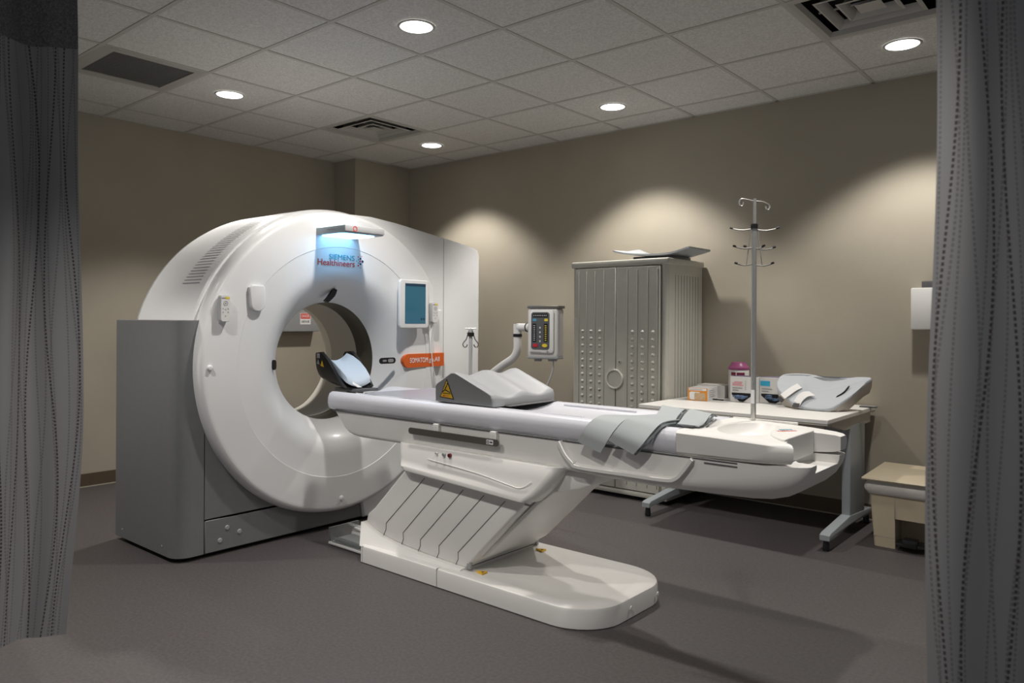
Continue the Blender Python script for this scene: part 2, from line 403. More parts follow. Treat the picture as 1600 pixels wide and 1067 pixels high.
# round shell behind the ring
b = B(); lathe(b, [(0.875, -3.735), (0.897, -3.736), (0.9015, -3.745), (0.9025, -3.76), (0.905, -4.34), (0.893, -4.39), (0.86, -4.41)], (0, YC, ZC), 'x', 128)
part('shell', b, M_white, g)
b = B(); lathe(b, [(0.895, -4.40), (0.70, -4.412), (0.52, -4.412), (0.445, -4.40)], (0, YC, ZC), 'x', 96); part('rear_cover', b, M_white, g)
# ring: clipped flat on the side towards the tablet
prof = [(0.886, -3.735), (0.886, -3.712), (0.8845, -3.690), (0.879, -3.666), (0.871, -3.650), (0.863, -3.6425), (0.853, -3.640), (0.840, -3.640), (0.682, -3.640), (0.675, -3.640), (0.6735, -3.6425), (0.6705, -3.6425), (0.666, -3.6430), (0.56, -3.6465), (0.540, -3.6475), (0.515, -3.6515), (0.49, -3.660), (0.455, -3.681), (0.42, -3.713), (0.385, -3.752), (0.362, -3.782), (0.352, -3.800)]
b = B(); lathe(b, prof, (0, YC, ZC), 'x', 144)
for v in b.verts:
    if v.co.y > 3.487 and v.co.z < 1.60: v.co.y = 3.487
part('front_ring', b, M_white, g)
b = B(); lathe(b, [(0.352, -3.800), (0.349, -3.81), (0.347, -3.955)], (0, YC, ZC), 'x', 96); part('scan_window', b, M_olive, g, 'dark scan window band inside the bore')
b = B(); lathe(b, [(0.347, -3.955), (0.347, -4.225)], (0, YC, ZC), 'x', 96); part('bore_tunnel', b, M_taupe, g, 'taupe rear tunnel wall of the bore')
b = B(); lathe(b, [(0.347, -4.225), (0.348, -4.270), (0.352, -4.285), (0.380, -4.345), (0.447, -4.400)], (0, YC, ZC), 'x', 96); part('rear_lip', b, M_cream, g, 'cream rear lip of the bore')
# right housing
poly = arc(YC, ZC, 0.80, 84, -78, 40)[::-1] + [(2.80, 1.868), (3.0, 1.872), (3.20, 1.853), (3.45, 1.820), (3.75, 1.778), (3.93, 1.752), (3.965, 1.735), (3.98, 1.70), (3.98, 0.02), (2.95, 0.02)]
b = B(); prism(b, poly, 'x', -4.38, -3.678, bev=0.018, seg=3); part('side_housing', b, M_white, g)
poly = [(3.490, 0.55), (3.592, 0.55), (3.592, 1.40), (3.592, 1.60), (3.44, 1.60)] + arc(YC, ZC, 0.895, 41, 34.6, 6)
b = B(); prism(b, [(3.491, 0.40), (3.590, 0.40), (3.590, 1.30), (3.491, 1.30)], 'x', -3.72, -3.668, bev=0.002, seg=1); part('trim_panel', b, M_white, g)
b = B(); box(b, -3.680, -3.6765, 3.615, 3.618, 0.3, 1.785); box(b, -3.672, -3.6665, 3.4875, 3.4905, 0.4, 1.30); part('panel_seams', b, M_mgrey, g)
# vent slots over the shoulder
b = B()
for k in range(38):
    a = math.radians(151 - 1.28 * k); ln = 0.185 - 0.0014 * k
    ca, sa = math.cos(a), math.sin(a)
    t_ = Vector((0, -sa, ca)); n_ = Vector((0, ca, sa))
    p = Vector((-3.815, YC, ZC)) + n_ * 0.9052; q = p + Vector((-ln, 0, 0)); wdt = 0.0026
    vs = [b.verts.new(v) for v in (p - t_ * wdt + n_ * 0.0006, q - t_ * wdt + n_ * 0.0012, q + t_ * wdt + n_ * 0.0012, p + t_ * wdt + n_ * 0.0006)]
    b.faces.new(vs)
part('vent_slots', b, M_pgrey, g, 'row of thin dark vent slots')
# round bumpers, windows in the face
b = B(); lathe(b, [(0.0, -3.622), (0.011, -3.625), (0.016, -3.641)], (0, 1.925, 0.983), 'x', 20); lathe(b, [(0.0, -3.622), (0.011, -3.625), (0.016, -3.642)], (0, 2.745, 0.18), 'x', 20); parts('bumper_button', b, M_white, g)
def capsule_poly(c, ang, L, r, n=8):
    out = []; d = Vector((math.cos(ang), math.sin(ang)));
    for s, t0 in ((1, ang - PI / 2), (-1, ang + PI / 2)):
        for k in range(n + 1):
            t = t0 + PI * k / n; out.append((c[0] + s * d.x * L + r * math.cos(t), c[1] + s * d.y * L + r * math.sin(t)))
    return out
b = B()
prism(b, capsule_poly((3.103, 0.977), 0, 0.046, 0.019), 'x', -3.655, -3.6485)
prism(b, capsule_poly((2.330, 0.980), PI / 2, 0.014, 0.014), 'x', -3.705, -3.696)
pp = []
for k in range(9): t = k / 8; pp.append((2.668 + 0.062 * t + 0.010 * math.sin(PI * t) + 0.004, 1.338 + 0.075 * t))
up = [(y - 0.016 + 0.006 * abs(i - 4) / 4, z + 0.004) for i, (y, z) in enumerate(pp)]; dn = [(y + 0.014 - 0.004 * abs(i - 4) / 4, z - 0.004) for i, (y, z) in enumerate(pp)]
prism(b, up + dn[::-1], 'x', -3.715, -3.687)
parts('laser_window', b, M_black, g, 'black laser window slot by the bore')
b = B(); prism(b, capsule_poly((3.128, 0.977), 0, 0.012, 0.011), 'x', -3.649, -3.6478); prism(b, capsule_poly((3.078, 0.977), 0, 0.010, 0.006), 'x', -3.649, -3.6478); part('window_lens', b, M_pgrey, g)
# breathing speaker pad
b = B(); prism(b, [(2.135, 1.40), (2.14, 1.33)] + arc(2.183, 1.315, 0.042, 180, 360, 12) + [(2.226, 1.33), (2.226, 1.40)] + [(2.213, 1.414), (2.150, 1.414)], 'x', -3.652, -3.617, bev=0.006, seg=3); part('speaker_pad', b, M_white, g)
# lettering
text('brand_lettering', 'SIEMENS', (-3.6428, 2.744, 1.600), 0.182, 0.030, '+x', M_teal, g, 'teal brand lettering above the bore')
text('brand_lettering', 'Healthineers', (-3.6428, 2.706, 1.5655), 0.262, 0.036, '+x', M_red, g, 'red brand lettering above the bore')
for mm, dots in ((M_navy, ((0, 0, .0075), (-.016, .016, .006), (-.016, -.016, .006))), (M_red, ((-.020, 0, .005), (-.033, .026, .004), (-.033, -.026, .005), (-.006, .030, .003))), (M_teal, ((-.030, .010, .004), (-.030, -.010, .004), (-.044, .0, .003), (-.016, -.038, .003)))):
    b = B()
    for dy, dz, r in dots: lathe(b, [(0.0, 0.001), (r, 0.001), (r, 0.0)], (-3.6432, 2.896 + dy, 1.585 + dz), 'x', 14)
    parts('logo_dot', b, mm, g)
b = B(); prism(b, arc(3.270, 0.970, 0.044, 90, 270, 14) + [(3.586, 0.926), (3.586, 1.014)], 'x', -3.672, -3.6385); ob = part('name_badge', b, M_orange, g, 'orange name badge with white lettering')
text('badge_lettering', 'SOMATOM', (-3.6375, 3.358, 0.972), 0.158, 0.032, '+x', M_pwhite, ob); text('badge_lettering', 'go.All', (-3.6375, 3.495, 0.968), 0.095, 0.040, '+x', M_pwhite, ob)
# exam lamp
lx0, lx1, ly0, ly1 = -3.66, -3.385, 2.560, 2.850
pl = [(lx0, ly0), (lx1 + 0.0, ly0 + 0.008), (lx1, ly1 - 0.01), (lx1 - 0.03, ly1), (lx0, ly1)]
b = B(); prism(b, pl, 'z', 1.716, 1.757, bev=0.004, seg=2); lo = part('lamp_head', b, M_lamp, g, 'pale blue lit lamp panel above the bore')
b = B(); prism(b, rrect(lx0 + 0.015, lx1 - 0.03, ly0 + 0.02, ly1 - 0.025, 0.05), 'z', 1.7125, 1.7165); part('led_panel', b, M_ledblue, lo)
b = B(); box(b, lx0 + 0.012, lx0 + 0.040, ly0 + 0.02, ly1 - 0.03, 1.757, 1.761); part('led_strip', b, M_ledtop, lo)
b = B(); box(b, lx1 - 0.002, lx1 + 0.007, ly0 + 0.005, ly1 - 0.006, 1.722, 1.755, bev=0.003); part('front_bezel', b, M_lgrey, lo)
b = B(); lathe(b, [(0.010, 0.0), (0.015, 0.0), (0.015, 0.003), (0.010, 0.003)], (lx1 + 0.005, 2.632, 1.738), 'x', 24, closed=True); part('target_mark', b, M_red, lo)
text('small_lettering', 'SOMATOM go', (-3.50, 2.5595, 1.738), 0.075, 0.008, '-y', M_pgrey, lo)

# tablet, remotes
def remote(y, z, lb):
    t = thing('remote_control', lb, 'remote control', (-3.63, y, z), 'handheld remotes clipped on the scanner face')
    b = B(); prism(b, rrect(y - 0.027, y + 0.027, z, z + 0.138, 0.014), 'x', -3.636, -3.605, bev=0.005, seg=2); part('body', b, M_lgrey, t)
    b = B(); prism(b, rrect(y - 0.024, y + 0.024, z + 0.003, z + 0.135, 0.012), 'x', -3.6055, -3.6035); part('keypad', b, M_card, t)
    b = B(); box(b, -3.6035, -3.6025, y + 0.0, y + 0.020, z + 0.118, z + 0.128); part('yellow_tag', b, M_btny, t)
    b = B(); box(b, -3.6035, -3.6025, y - 0.021, y - 0.002, z + 0.119, z + 0.125)
    lathe(b, [(0.010, 0), (0.0125, 0), (0.0125, 0.001), (0.010, 0.001)], (-3.6035, y, z + 0.095), 'x', 20, closed=True); lathe(b, [(0, 0.001), (0.004, 0.001), (0.004, 0)], (-3.6035, y, z + 0.095), 'x', 12)
    for dy, dz in ((-0.014, 0.068), (0.014, 0.068), (-0.014, 0.050), (0.014, 0.050), (0, 0.03), (0.0, 0.064)): lathe(b, [(0, 0.001), (0.0032, 0.001), (0.0032, 0)], (-3.6035, y + dy, z + dz), 'x', 10)
    part('buttons', b, M_pgrey, t)
    b = B(); box(b, -3.6395, -3.634, y - 0.020, y + 0.020, z - 0.006, z + 0.12, bev=0.003); part('holder', b, M_white, t)
    return t
remote(1.990, 1.217, 'white handheld remote clipped at the left of the scanner face')
t2 = remote(3.470, 1.214, 'white handheld remote clipped just right of the tablet, with a cord')
b = B(); tube(b, bez([(-3.62, 3.462, 1.215), (-3.632, 3.463, 1.10), (-3.632, 3.472, 0.95), (-3.625, 3.505, 0.80), (-3.62, 3.52, 0.62)], 6), 0.0035, 8); part('cord', b, M_white, t2)
t = thing('tablet', 'white framed tablet with a blue screen mounted on the scanner face', 'tablet', (-3.60, 3.272, 1.18))
b = B(); prism(b, rrect(3.148, 3.396, 1.180, 1.490, 0.022), 'x', -3.612, -3.588, bev=0.006, seg=3); part('frame', b, M_white, t)
b = B(); box(b, -3.5885, -3.5868, 3.190, 3.366, 1.210, 1.448); s_ = part('screen', b, M_screen, t, 'blue lit tablet screen')
b = B(); box(b, -3.5872, -3.5862, 3.190, 3.366, 1.448, 1.466); box(b, -3.5872, -3.5864, 3.325, 3.337, 1.232, 1.246); box(b, -3.5872, -3.5864, 3.345, 3.357, 1.232, 1.246); parts('status_bar', b, M_screend, t)
b = B(); box(b, -3.639, -3.61, 3.20, 3.34, 1.24, 1.42, bev=0.01); part('mount', b, M_white, t)

# ------------------------------------------------------------------ patient table
T = thing('patient_table', 'long white patient table on a slanted pleated pedestal, lined with lilac sleeve', 'patient table', (-2.35, 2.765, 0))
TY = 2.765
# floor base
b = B(); pts = []
r0 = 0.25
x0, x1, y0, y1 = -3.085, -1.655, 2.428, 3.075
out = [(x0 + 0.03, y0), ] + arc(x1 - 0.19, y0 + 0.19, 0.19, -90, 0, 10) + arc(x1 - 0.19, y1 - 0.19, 0.19, 0, 90, 10) + [(x0 + 0.03, y1), (x0, y1 - 0.03), (x0, y0 + 0.03)]
# gently bowed end
out = [(x + (0.022 * (1 - ((y - TY) / 0.33) ** 2) if x > x1 - 0.19 else 0), y) for x, y in out]
cx0 = (x0 + x1) / 2
def inset(p, d): return [(x + (d if x < cx0 else -d) * min(1, abs(x - cx0) / 0.4), y + (d if y < TY else -d) * min(1, abs(y - TY) / 0.15)) for x, y in p]
rg = [[Vector((x, y, z)) for x, y in inset(out, d)] for d, z in ((0.004, 0.0), (0.0, 0.004), (0.0, 0.072), (0.003, 0.083), (0.012, 0.088), (0.060, 0.0895), (0.078, 0.084), (0.15, 0.080))]
loft(b, rg, True); part('floor_base', b, M_white2, T)
b = B(); box(b, -2.505, -2.502, 2.4265, 2.47, 0.004, 0.0885); box(b, -3.045, -3.042, 2.4275, 2.44, 0.004, 0.085); parts('base_seam', b, M_mgrey, T)
b = B()
for y in (2.70, 2.92): lathe(b, [(0, 0.004), (0.008, 0.004), (0.010, 0)], (-1.634, y, 0.045), 'x', 14)
parts('base_screw', b, M_white2, T)
# collar rising towards the gantry
prc = [(-3.085, 0.075), (-3.118, 0.185), (-3.095, 0.182), (-3.04, 0.158), (-2.97, 0.137), (-2.83, 0.117), (-2.70, 0.107), (-2.50, 0.100), (-2.395, 0.096), (-2.395, 0.07)]
b = B(); loft(b, [[Vector((x, y, z)) for x, z in prc] for y in (2.478, 2.485, 3.03, 3.037)]) 
for v in b.verts:
    if v.co.z < 0.09 and v.co.y < 2.5: v.co.y -= 0.035
    if v.co.z < 0.09 and v.co.y > 3.0: v.co.y += 0.02
part('base_collar', b, M_white2, T)
# pleated slanted skirt
prs = [(-3.112, 0.182), (-3.03, 0.152), (-2.94, 0.130), (-2.80, 0.112), (-2.6, 0.100), (-2.395, 0.092), (-2.03, 0.455), (-1.93, 0.60), (-2.70, 0.60), (-2.80, 0.505), (-3.045, 0.265), (-3.10, 0.225)]
b = B(); prism(b, prs, 'y', 2.505, 3.022, bev=0.012, seg=3); sk = part('skirt', b, M_white2, T)
b = B()
for (kx, kz), (bx, bz), (tx, tz) in zip(((-2.950, .203), (-2.822, .178), (-2.697, .167), (-2.568, .163), (-2.441, .158)), ((-2.972, .134), (-2.835, .112), (-2.714, .105), (-2.585, .098), (-2.457, .095)), ((-2.668, .470), (-2.538, .46), (-2.410, .452), (-2.281, .446), (-2.155, .440))):
    mid = ((bx + kx) / 2 + 0.009, (bz + kz) / 2)
    P3 = [Vector((bx, 2.5040, bz)), Vector((mid[0], 2.5040, mid[1])), Vector((kx, 2.5040, kz)), Vector((tx, 2.5040, tz))]
    tube(b, P3, 0.0016, 6)
part('pleat_lines', b, M_dgrey, sk, 'thin dark pleat lines')
b = B(); tube(b, [(-2.392, 2.53, 0.098), (-2.392, 3.0, 0.098)], 0.004, 8); part('skirt_gap', b, M_gap, sk)
b = B()
for x, y, z in ((-2.375, 2.512, 0.098), (-2.385, 3.015, 0.098)): box(b, x - 0.012, x + 0.012, y - 0.008, y + 0.008, z - 0.006, z + 0.022, bev=0.003)
box(b, -2.045, -2.015, 2.503, 2.510, 0.440, 0.447); box(b, -2.06, -2.035, 2.60, 2.603, 0.42, 0.425)
parts('skirt_clip', b, M_mgrey, sk)
b = B()
for x, y in ((-2.316, 2.528), (-2.321, 2.972)): prism(b, [(x - 0.026, y - 0.008), (x + 0.022, y - 0.020), (x + 0.020, y + 0.018)], 'z', 0.084, 0.0915)
wts = parts('warning_triangle', b, M_yellow, T, 'small yellow warning triangle on the base')
for wt, (x, y) in zip(wts, ((-2.316, 2.528), (-2.321, 2.972))):
    b = B(); prism(b, [(x + 0.004, y - 0.007), (x + 0.017, y - 0.012), (x + 0.015, y + 0.008)], 'z', 0.0915, 0.0921); part('triangle_mark', b, M_pblack, wt)
# apron: bulging upper cover
def apron(y, far=False):
    s = 1 if far else 0
    return None
rows = []
for z, yo, xa, xb in ((0.622, 0.0, -2.870, -1.850), (0.60, -0.010, -2.862, -1.862), (0.565, -0.018, -2.852, -1.885), (0.53, -0.024, -2.842, -1.915), (0.50, -0.032, -2.836, -1.945), (0.474, -0.040, -2.825, -1.975), (0.458, -0.040, -2.81, -1.995), (0.452, -0.030, -2.79, -2.015), (0.460, 0.0, -2.77, -2.03)):
    zz = lambda x, z=z: z - (x + 2.85) * 0.0 + (0.048 * (-(x + 1.95) / 0.9) if z < 0.54 else 0) * (1 if z < 0.5 else 0.5)
    p = rrect(xa, xb, 2.500 + yo, 3.03 - yo, 0.05, 6)
    rows.append([Vector((x, y, zz(x))) for x, y in p])
b = B(); loft(b, rows); ap = part('upper_cover', b, M_white2, T)
b = B(); path = bez([(-2.62, 2.4755, 0.573), (-2.30, 2.4735, 0.548), (-2.10, 2.4690, 0.523), (-2.055, 2.469, 0.518), (-2.02, 2.470, 0.528), (-1.985, 2.474, 0.552)], 6); tube(b, path, 0.0018, 8); part('cover_ridge', b, M_white2, ap)
# slanted brace under the carriage, beige side
b = B(); prism(b, [(-2.40, 0.10), (-2.02, 0.46), (-1.94, 0.60), (-1.70, 0.615), (-1.74, 0.56), (-1.80, 0.535), (-1.93, 0.50), (-2.02, 0.43), (-2.30, 0.16)], 'y', 2.56, 3.0, bev=0.01, seg=2); part('rear_brace', b, M_white2, T)
M_knobr = mat('knob_dark_red', (0.13, 0.01, 0.015), 0.4)
for x, mm, r in ((-2.567, M_lgrey, .006), (-2.518, M_mgrey, .009), (-2.480, M_knobr, .010)):
    b = B(); lathe(b, [(0, -0.012), (r * .9, -0.011), (r, 0.0)], (x, 2.489, 0.604), 'y', 14); part('lock_knob', b, mm, T, 'small dark red knob' if mm is M_knobr else None)
# carriage hull
def hull_ring(x, zb, hw, zt=0.738, yc=TY):
    if x > -0.97: zt = 0.744
    r = min(0.022 + 0.075 * max(0.0, min(1.0, (x + 1.45) / 0.4)), (zt - zb) * 0.75); p = []
    p += [(yc - hw, zt)] + [(yc - hw, zt - (zt - zb - r) * 0.5)]
    for k in range(7):
        t = PI + PI / 2 * k / 6; p.append((yc - hw + r * 1.25 + 1.25 * r * math.cos(t), zb + r + r * math.sin(t)))
    for k in range(7):
        t = 1.5 * PI + PI / 2 * k / 6; p.append((yc + hw - r * 1.25 + 1.25 * r * math.cos(t), zb + r + r * math.sin(t)))
    p += [(yc + hw, zt - (zt - zb - r) * 0.5), (yc + hw, zt)]
    return [Vector((x, y, z)) for y, z in p]
st = [(-3.425, 0.728, .226), (-3.405, .705, .230), (-3.325, .636, .235), (-3.30, .622, .236), (-3.26, .611, .237), (-3.21, .606, .237), (-2.8, .608, .238), (-1.9, .610, .240), (-1.45, .604, .241), (-1.16, .600, .242), (-1.08, .600, .243), (-1.01, .607, .242), (-0.96, .622, .238), (-0.92, .645, .230), (-0.893, .672, .218), (-0.875, .704, .202), (-0.866, .732, .185)]
b = B(); loft(b, [hull_ring(*s) for s in st]); hull = part('carriage', b, M_white2, T)
b = B(); box(b, -3.42, -1.10, TY - 0.243, TY + 0.243, 0.732, 0.7375); part('carriage_gap', b, M_dgrey, T)
# frame bar dipping under the side recess
bar = [(-1.868, 0.733), (-1.835, 0.685), (-1.800, 0.656), (-1.765, 0.642), (-1.55, 0.643), (-1.38, 0.645), (-1.335, 0.655), (-1.305, 0.685), (-1.270, 0.733)]
barp = bez([Vector((x, 0, z)) for x, z in bar], 5)
rings = []
for i, p in enumerate(barp):
    d = (barp[min(i + 1, len(barp) - 1)] - barp[max(i - 1, 0)]).normalized(); n_ = Vector((-d.z, 0, d.x)) * 0.010
    rings.append([Vector((p.x, 2.503, p.z)) + n_ * .2, Vector((p.x, 2.503, p.z)) - n_, Vector((p.x, 2.54, p.z)) - n_, Vector((p.x, 2.54, p.z)) + n_ * 1.3])
b = B(); loft(b, rings); part('side_trim', b, M_white2, T)
b = B(); lathe(b, [(0.018, 0), (0.021, 0), (0.021, -0.002), (0.018, -0.002)], (-1.375, 2.5275, 0.715), 'y', 24, closed=True); part('side_cap', b, M_white2, T)
b = B(); box(b, -1.225, -1.100, 2.5195, 2.526, 0.7215, 0.7255); part('side_slot', b, M_dgrey, T)
# accessory rail
b = B(); prism(b, capsule_poly((-2.485, 0.690), 0, 0.280, 0.0155), 'y', 2.498, 2.504); rl = part('accessory_rail', b, M_darkmetal, T, 'dull steel accessory rail')
b = B(); box(b, -2.262, -2.222, 2.4968, 2.498, 0.680, 0.700); part('rail_label', b, M_pwhite, rl)
b = B(); lathe(b, [(0.004, -0.0006), (0.007, -0.0006)], (-2.252, 2.4964, 0.690), 'y', 12); box(b, -2.240, -2.226, 2.4962, 2.4966, 0.687, 0.693); part('label_print', b, M_pblack, rl)
for x in (-2.598, -2.232):
    b = B(); box(b, x - 0.016, x + 0.016, 2.503, 2.53, 0.694, 0.738, bev=0.003); part('rail_bracket', b, M_white2, T)
# tabletop board with sleeve
def top_ring(x, s=1.0, zo=0.0):
    p = [(-.232, .739), (-.247, .752), (-.252, .775), (-.250, .805), (-.240, .826), (-.222, .835), (-.195, .833), (-.150, .820), (-.08, .811), (0, .808), (.08, .811), (.150, .820), (.195, .833), (.222, .835), (.240, .826), (.250, .805), (.252, .775), (.247, .752), (.232, .739)]
    return [Vector((x, TY + a * s, zo + z)) for a, z in p]
st = [(-3.470, .93, -.002), (-3.463, .98, 0), (-3.44, 1, 0)] + [(-3.44 + 2.105 * k / 12, 1, 0) for k in range(1, 13)]
b = B(); loft(b, [top_ring(*s) for s in st]); tt = part('tabletop', b, M_lilac, T, 'tabletop board in a shiny lilac white sleeve')
b = B()
rg = []
for k in range(9):
    x = -3.22 + 0.66 * k / 8; wv = 0.0015 * math.sin(k * 1.9)
    rg.append([Vector((x + 0.05 * (1 if y_ > 0 else 0), TY + y_, z_ + wv)) for y_, z_ in ((-.19, .833), (-.14, .839), (0, .838), (.16, .839), (.215, .846), (.215, .835), (0, .812), (-.19, .826))])
loft(b, rg); part('head_pad', b, M_lilac2, T, 'smooth bluish lilac pad on the tabletop')
b = B(); tube(b, [(-3.30, 2.585, 0.832), (-2.2, 2.585, 0.833), (-1.80, 2.592, 0.832)], 0.003, 6); tube(b, [(-2.15, 2.93, 0.829), (-1.75, 2.93, 0.829)], 0.003, 6); part('sleeve_seam', b, M_lilac, tt)
# foot tray
def tray_ring(x, zb, s, zt):
    p = [(-.235, zb), (-.248, zb + .012), (-.252, (zb + zt) / 2), (-.250, zt - .012), (-.240, zt - .002), (-.228, zt), (.228, zt), (.240, zt - .002), (.250, zt - .012), (.252, (zb + zt) / 2), (.248, zb + .012), (.235, zb)]
    return [Vector((x, TY + a * s, z)) for a, z in p]
st = [(-1.334, .739, 1, .832), (-1.20, .741, 1.0, .830), (-1.08, .743, 1.0, .826), (-1.0, .746, .99, .823), (-.95, .749, .965, .820), (-.910, .752, .93, .818), (-.882, .756, .87, .816), (-.864, .762, .78, .812)]
b = B(); loft(b, [tray_ring(*s) for s in st]); tray = part('foot_tray', b, M_white2, T, 'white moulded foot end tray')
# cutters for bowl and end notch
def cutter(name, bm, targets):
    bmesh.ops.recalc_face_normals(bm, faces=bm.faces)
    bmesh.ops.remove_doubles(bm, verts=bm.verts, dist=1e-6)
    me = bpy.data.meshes.new(name); bm.to_mesh(me); bm.free(); co = bpy.data.objects.new(name, me); C.objects.link(co)
    for o in targets:
        co.matrix_world = Matrix.Identity(4)
        md = o.modifiers.new('cut', 'BOOLEAN'); md.object = co; md.operation = 'DIFFERENCE'; md.solver = 'EXACT'
        co.location = -Vector((0, 0, 0))
        bpy.context.view_layer.update()
        dg = bpy.context.evaluated_depsgraph_get(); nm = bpy.data.meshes.new_from_object(o.evaluated_get(dg), depsgraph=dg)
        nm.transform(Matrix.Identity(4)); o.modifiers.clear(); old = o.data; o.data = nm
        bb = bmesh.new(); bb.from_mesh(nm)
        for f in bb.faces: f.smooth = True
        for e in bb.edges: e.smooth = not (len(e.link_faces) == 2 and e.calc_face_angle(0) > math.radians(38))
        bb.to_mesh(nm); bb.free()
    bpy.data.objects.remove(co); 
b = B(); rows = []
for z, s in ((.86, 1.10), (.832, 1.02), (.822, .97), (.800, .84), (.782, .60), (.776, .30)):
    rows.append([Vector((-1.150 + 0.105 * s * math.cos(t), 2.757 + 0.180 * s * math.sin(t), z)) for t in [2 * PI * k / 40 for k in range(40)]])
loft(b, rows); cutter('bowl_cut', b, [tray])
b = B(); prism(b, [(-0.80, 2.40), (-0.880, 2.495), (-0.905, 2.53), (-0.948, 2.57), (-0.958, 2.66), (-0.962, 2.80), (-0.958, 2.875), (-0.80, 2.895)], 'z', 0.600, 0.90); cutter('arm_cut', b, [tray])
b = B(); prism(b, [(-0.80, 2.63), (-0.93, 2.640), (-0.975, 2.70), (-0.985, 2.80), (-0.965, 2.872), (-0.80, 2.885)], 'z', 0.715, 0.90); cutter('notch_cut', b, [hull])
rows = []
pdp = [Vector((x, y, 0)) for x, y in ((-1.078, 2.80), (-1.060, 2.715), (-1.020, 2.635), (-.960, 2.575), (-.951, 2.62), (-.952, 2.74), (-.952, 2.85), (-.972, 2.905), (-1.03, 2.922), (-1.078, 2.900))]
pdp = [(p.x, p.y) for p in bez(pdp + pdp[:1], 4)][:-1]
cxp, cyp = -1.01, 2.77
b = B()
for z, s in ((.745, 1.0), (.820, 1.0), (.828, .985), (.830, .95)): rows.append([Vector((cxp + (x - cxp) * s, cyp + (y - cyp) * s, z)) for x, y in pdp])
loft(b, rows); hp = part('heel_block', b, M_white2, T, 'raised white block with red lettering')
Rz = Matrix.Rotation(math.radians(50), 3, 'Z')
text('block_lettering', 'SIEMENS', (-1.036, 2.805, 0.8306), 0.050, 0.016, 'z', M_teal, hp, rot=Rz)
text('block_lettering', 'Healthineers', (-1.022, 2.778, 0.8306), 0.074, 0.018, 'z', M_red, hp, rot=Rz)
# far side rim
b = B(); box(b, -1.33, -1.06, 2.9985, 3.010, 0.824, 0.836, bev=0.004, seg=2); part('tray_rim', b, M_white2, T)
b = B(); box(b, -0.972, -0.905, 2.945, 2.962, 0.760, 0.806, bev=0.004); part('tray_step', b, M_white2, T)

# restraint straps
def ribbon(bm, centre, wid, th=0.004, side=None):
    """centre: points; wid: vector across"""
    c = bez(centre, 6); rg = []
    for i, p in enumerate(c):
        wv = Vector(wid[0]).lerp(Vector(wid[1]), i / (len(c) - 1)) if isinstance(wid, list) else Vector(wid)
        d = (c[min(i + 1, len(c) - 1)] - c[max(i - 1, 0)]).normalized(); n_ = d.cross(wv).normalized()
        if n_.z < -0.01: n_ = -n_
        rg.append([p - wv / 2 + n_ * th, p + wv / 2 + n_ * th, p + wv / 2, p - wv / 2])
    return loft(bm, rg)
def band(L, R, th=0.004, k=6):
    """strap between a left and a right edge curve, with thickness"""
    l, r = bez(L, k), bez(R, k); rg = []; b = B()
    for i in range(len(l)):
        d = (l[min(i + 1, len(l) - 1)] - l[max(i - 1, 0)]) + (r[min(i + 1, len(r) - 1)] - r[max(i - 1, 0)])
        n_ = (r[i] - l[i]).cross(d).normalized()
        if n_.z < 0 or (abs(n_.z) < .2 and n_.y > 0): n_ = -n_
        rg.append([l[i] + n_ * th, r[i] + n_ * th, r[i], l[i]])
    return loft(b, rg)
S1 = thing('restraint_strap', 'grey fabric strap hanging over the table edge, nearer the scanner', 'strap', (-1.70, 2.50, 0.716), 'grey straps across the table')
part('hanging_end', band([(-1.748, 2.475, .749), (-1.725, 2.478, .791), (-1.706, 2.497, .825), (-1.688, 2.530, .846), (-1.680, 2.59, .848), (-1.64, 2.75, .835), (-1.60, 2.88, .832)], [(-1.638, 2.475, .716), (-1.607, 2.478, .766), (-1.585, 2.495, .808), (-1.562, 2.530, .843), (-1.545, 2.61, .850), (-1.53, 2.70, .838), (-1.50, 2.84, .828)]), M_strap, S1)
part('loop', band([(-1.674, 2.995, .838), (-1.613, 2.916, .866), (-1.539, 2.761, .866), (-1.492, 2.639, .850), (-1.490, 2.615, .840)], [(-1.513, 2.964, .838), (-1.463, 2.832, .866), (-1.415, 2.696, .864), (-1.403, 2.643, .850), (-1.405, 2.62, .840)]), M_strap, S1)
part('loop_edge', band([(-1.510, 2.966, .836), (-1.460, 2.834, .862), (-1.412, 2.698, .860), (-1.399, 2.643, .846)], [(-1.500, 2.966, .836), (-1.450, 2.834, .862), (-1.402, 2.698, .860), (-1.389, 2.643, .846)], .003), M_strapd, S1)
S2 = thing('restraint_strap', 'darker grey strap hanging over the table edge, nearer the foot end', 'strap', (-1.54, 2.50, 0.729), 'grey straps across the table')
part('hanging_end', band([(-1.597, 2.468, .771), (-1.574, 2.472, .803), (-1.553, 2.50, .840), (-1.540, 2.535, .856), (-1.535, 2.61, .857), (-1.50, 2.72, .845), (-1.44, 2.80, .830)], [(-1.486, 2.468, .729), (-1.447, 2.472, .772), (-1.425, 2.495, .810), (-1.402, 2.53, .845), (-1.385, 2.60, .852), (-1.38, 2.68, .842), (-1.35, 2.77, .828)]), M_strap, S2)
part('hook_side', band([(-1.484, 2.4705, .728), (-1.445, 2.475, .771), (-1.423, 2.500, .808), (-1.400, 2.535, .842), (-1.383, 2.60, .847)], [(-1.478, 2.4715, .726), (-1.437, 2.477, .768), (-1.415, 2.502, .803), (-1.390, 2.535, .838), (-1.371, 2.59, .843)], .002), M_strapd, S2)
part('loop', band([(-1.523, 2.985, .838), (-1.472, 2.901, .862), (-1.415, 2.74, .860), (-1.371, 2.613, .846), (-1.372, 2.594, .840)], [(-1.383, 2.938, .838), (-1.334, 2.816, .860), (-1.314, 2.746, .858), (-1.287, 2.651, .845), (-1.285, 2.60, .838)]), M_strap, S2)
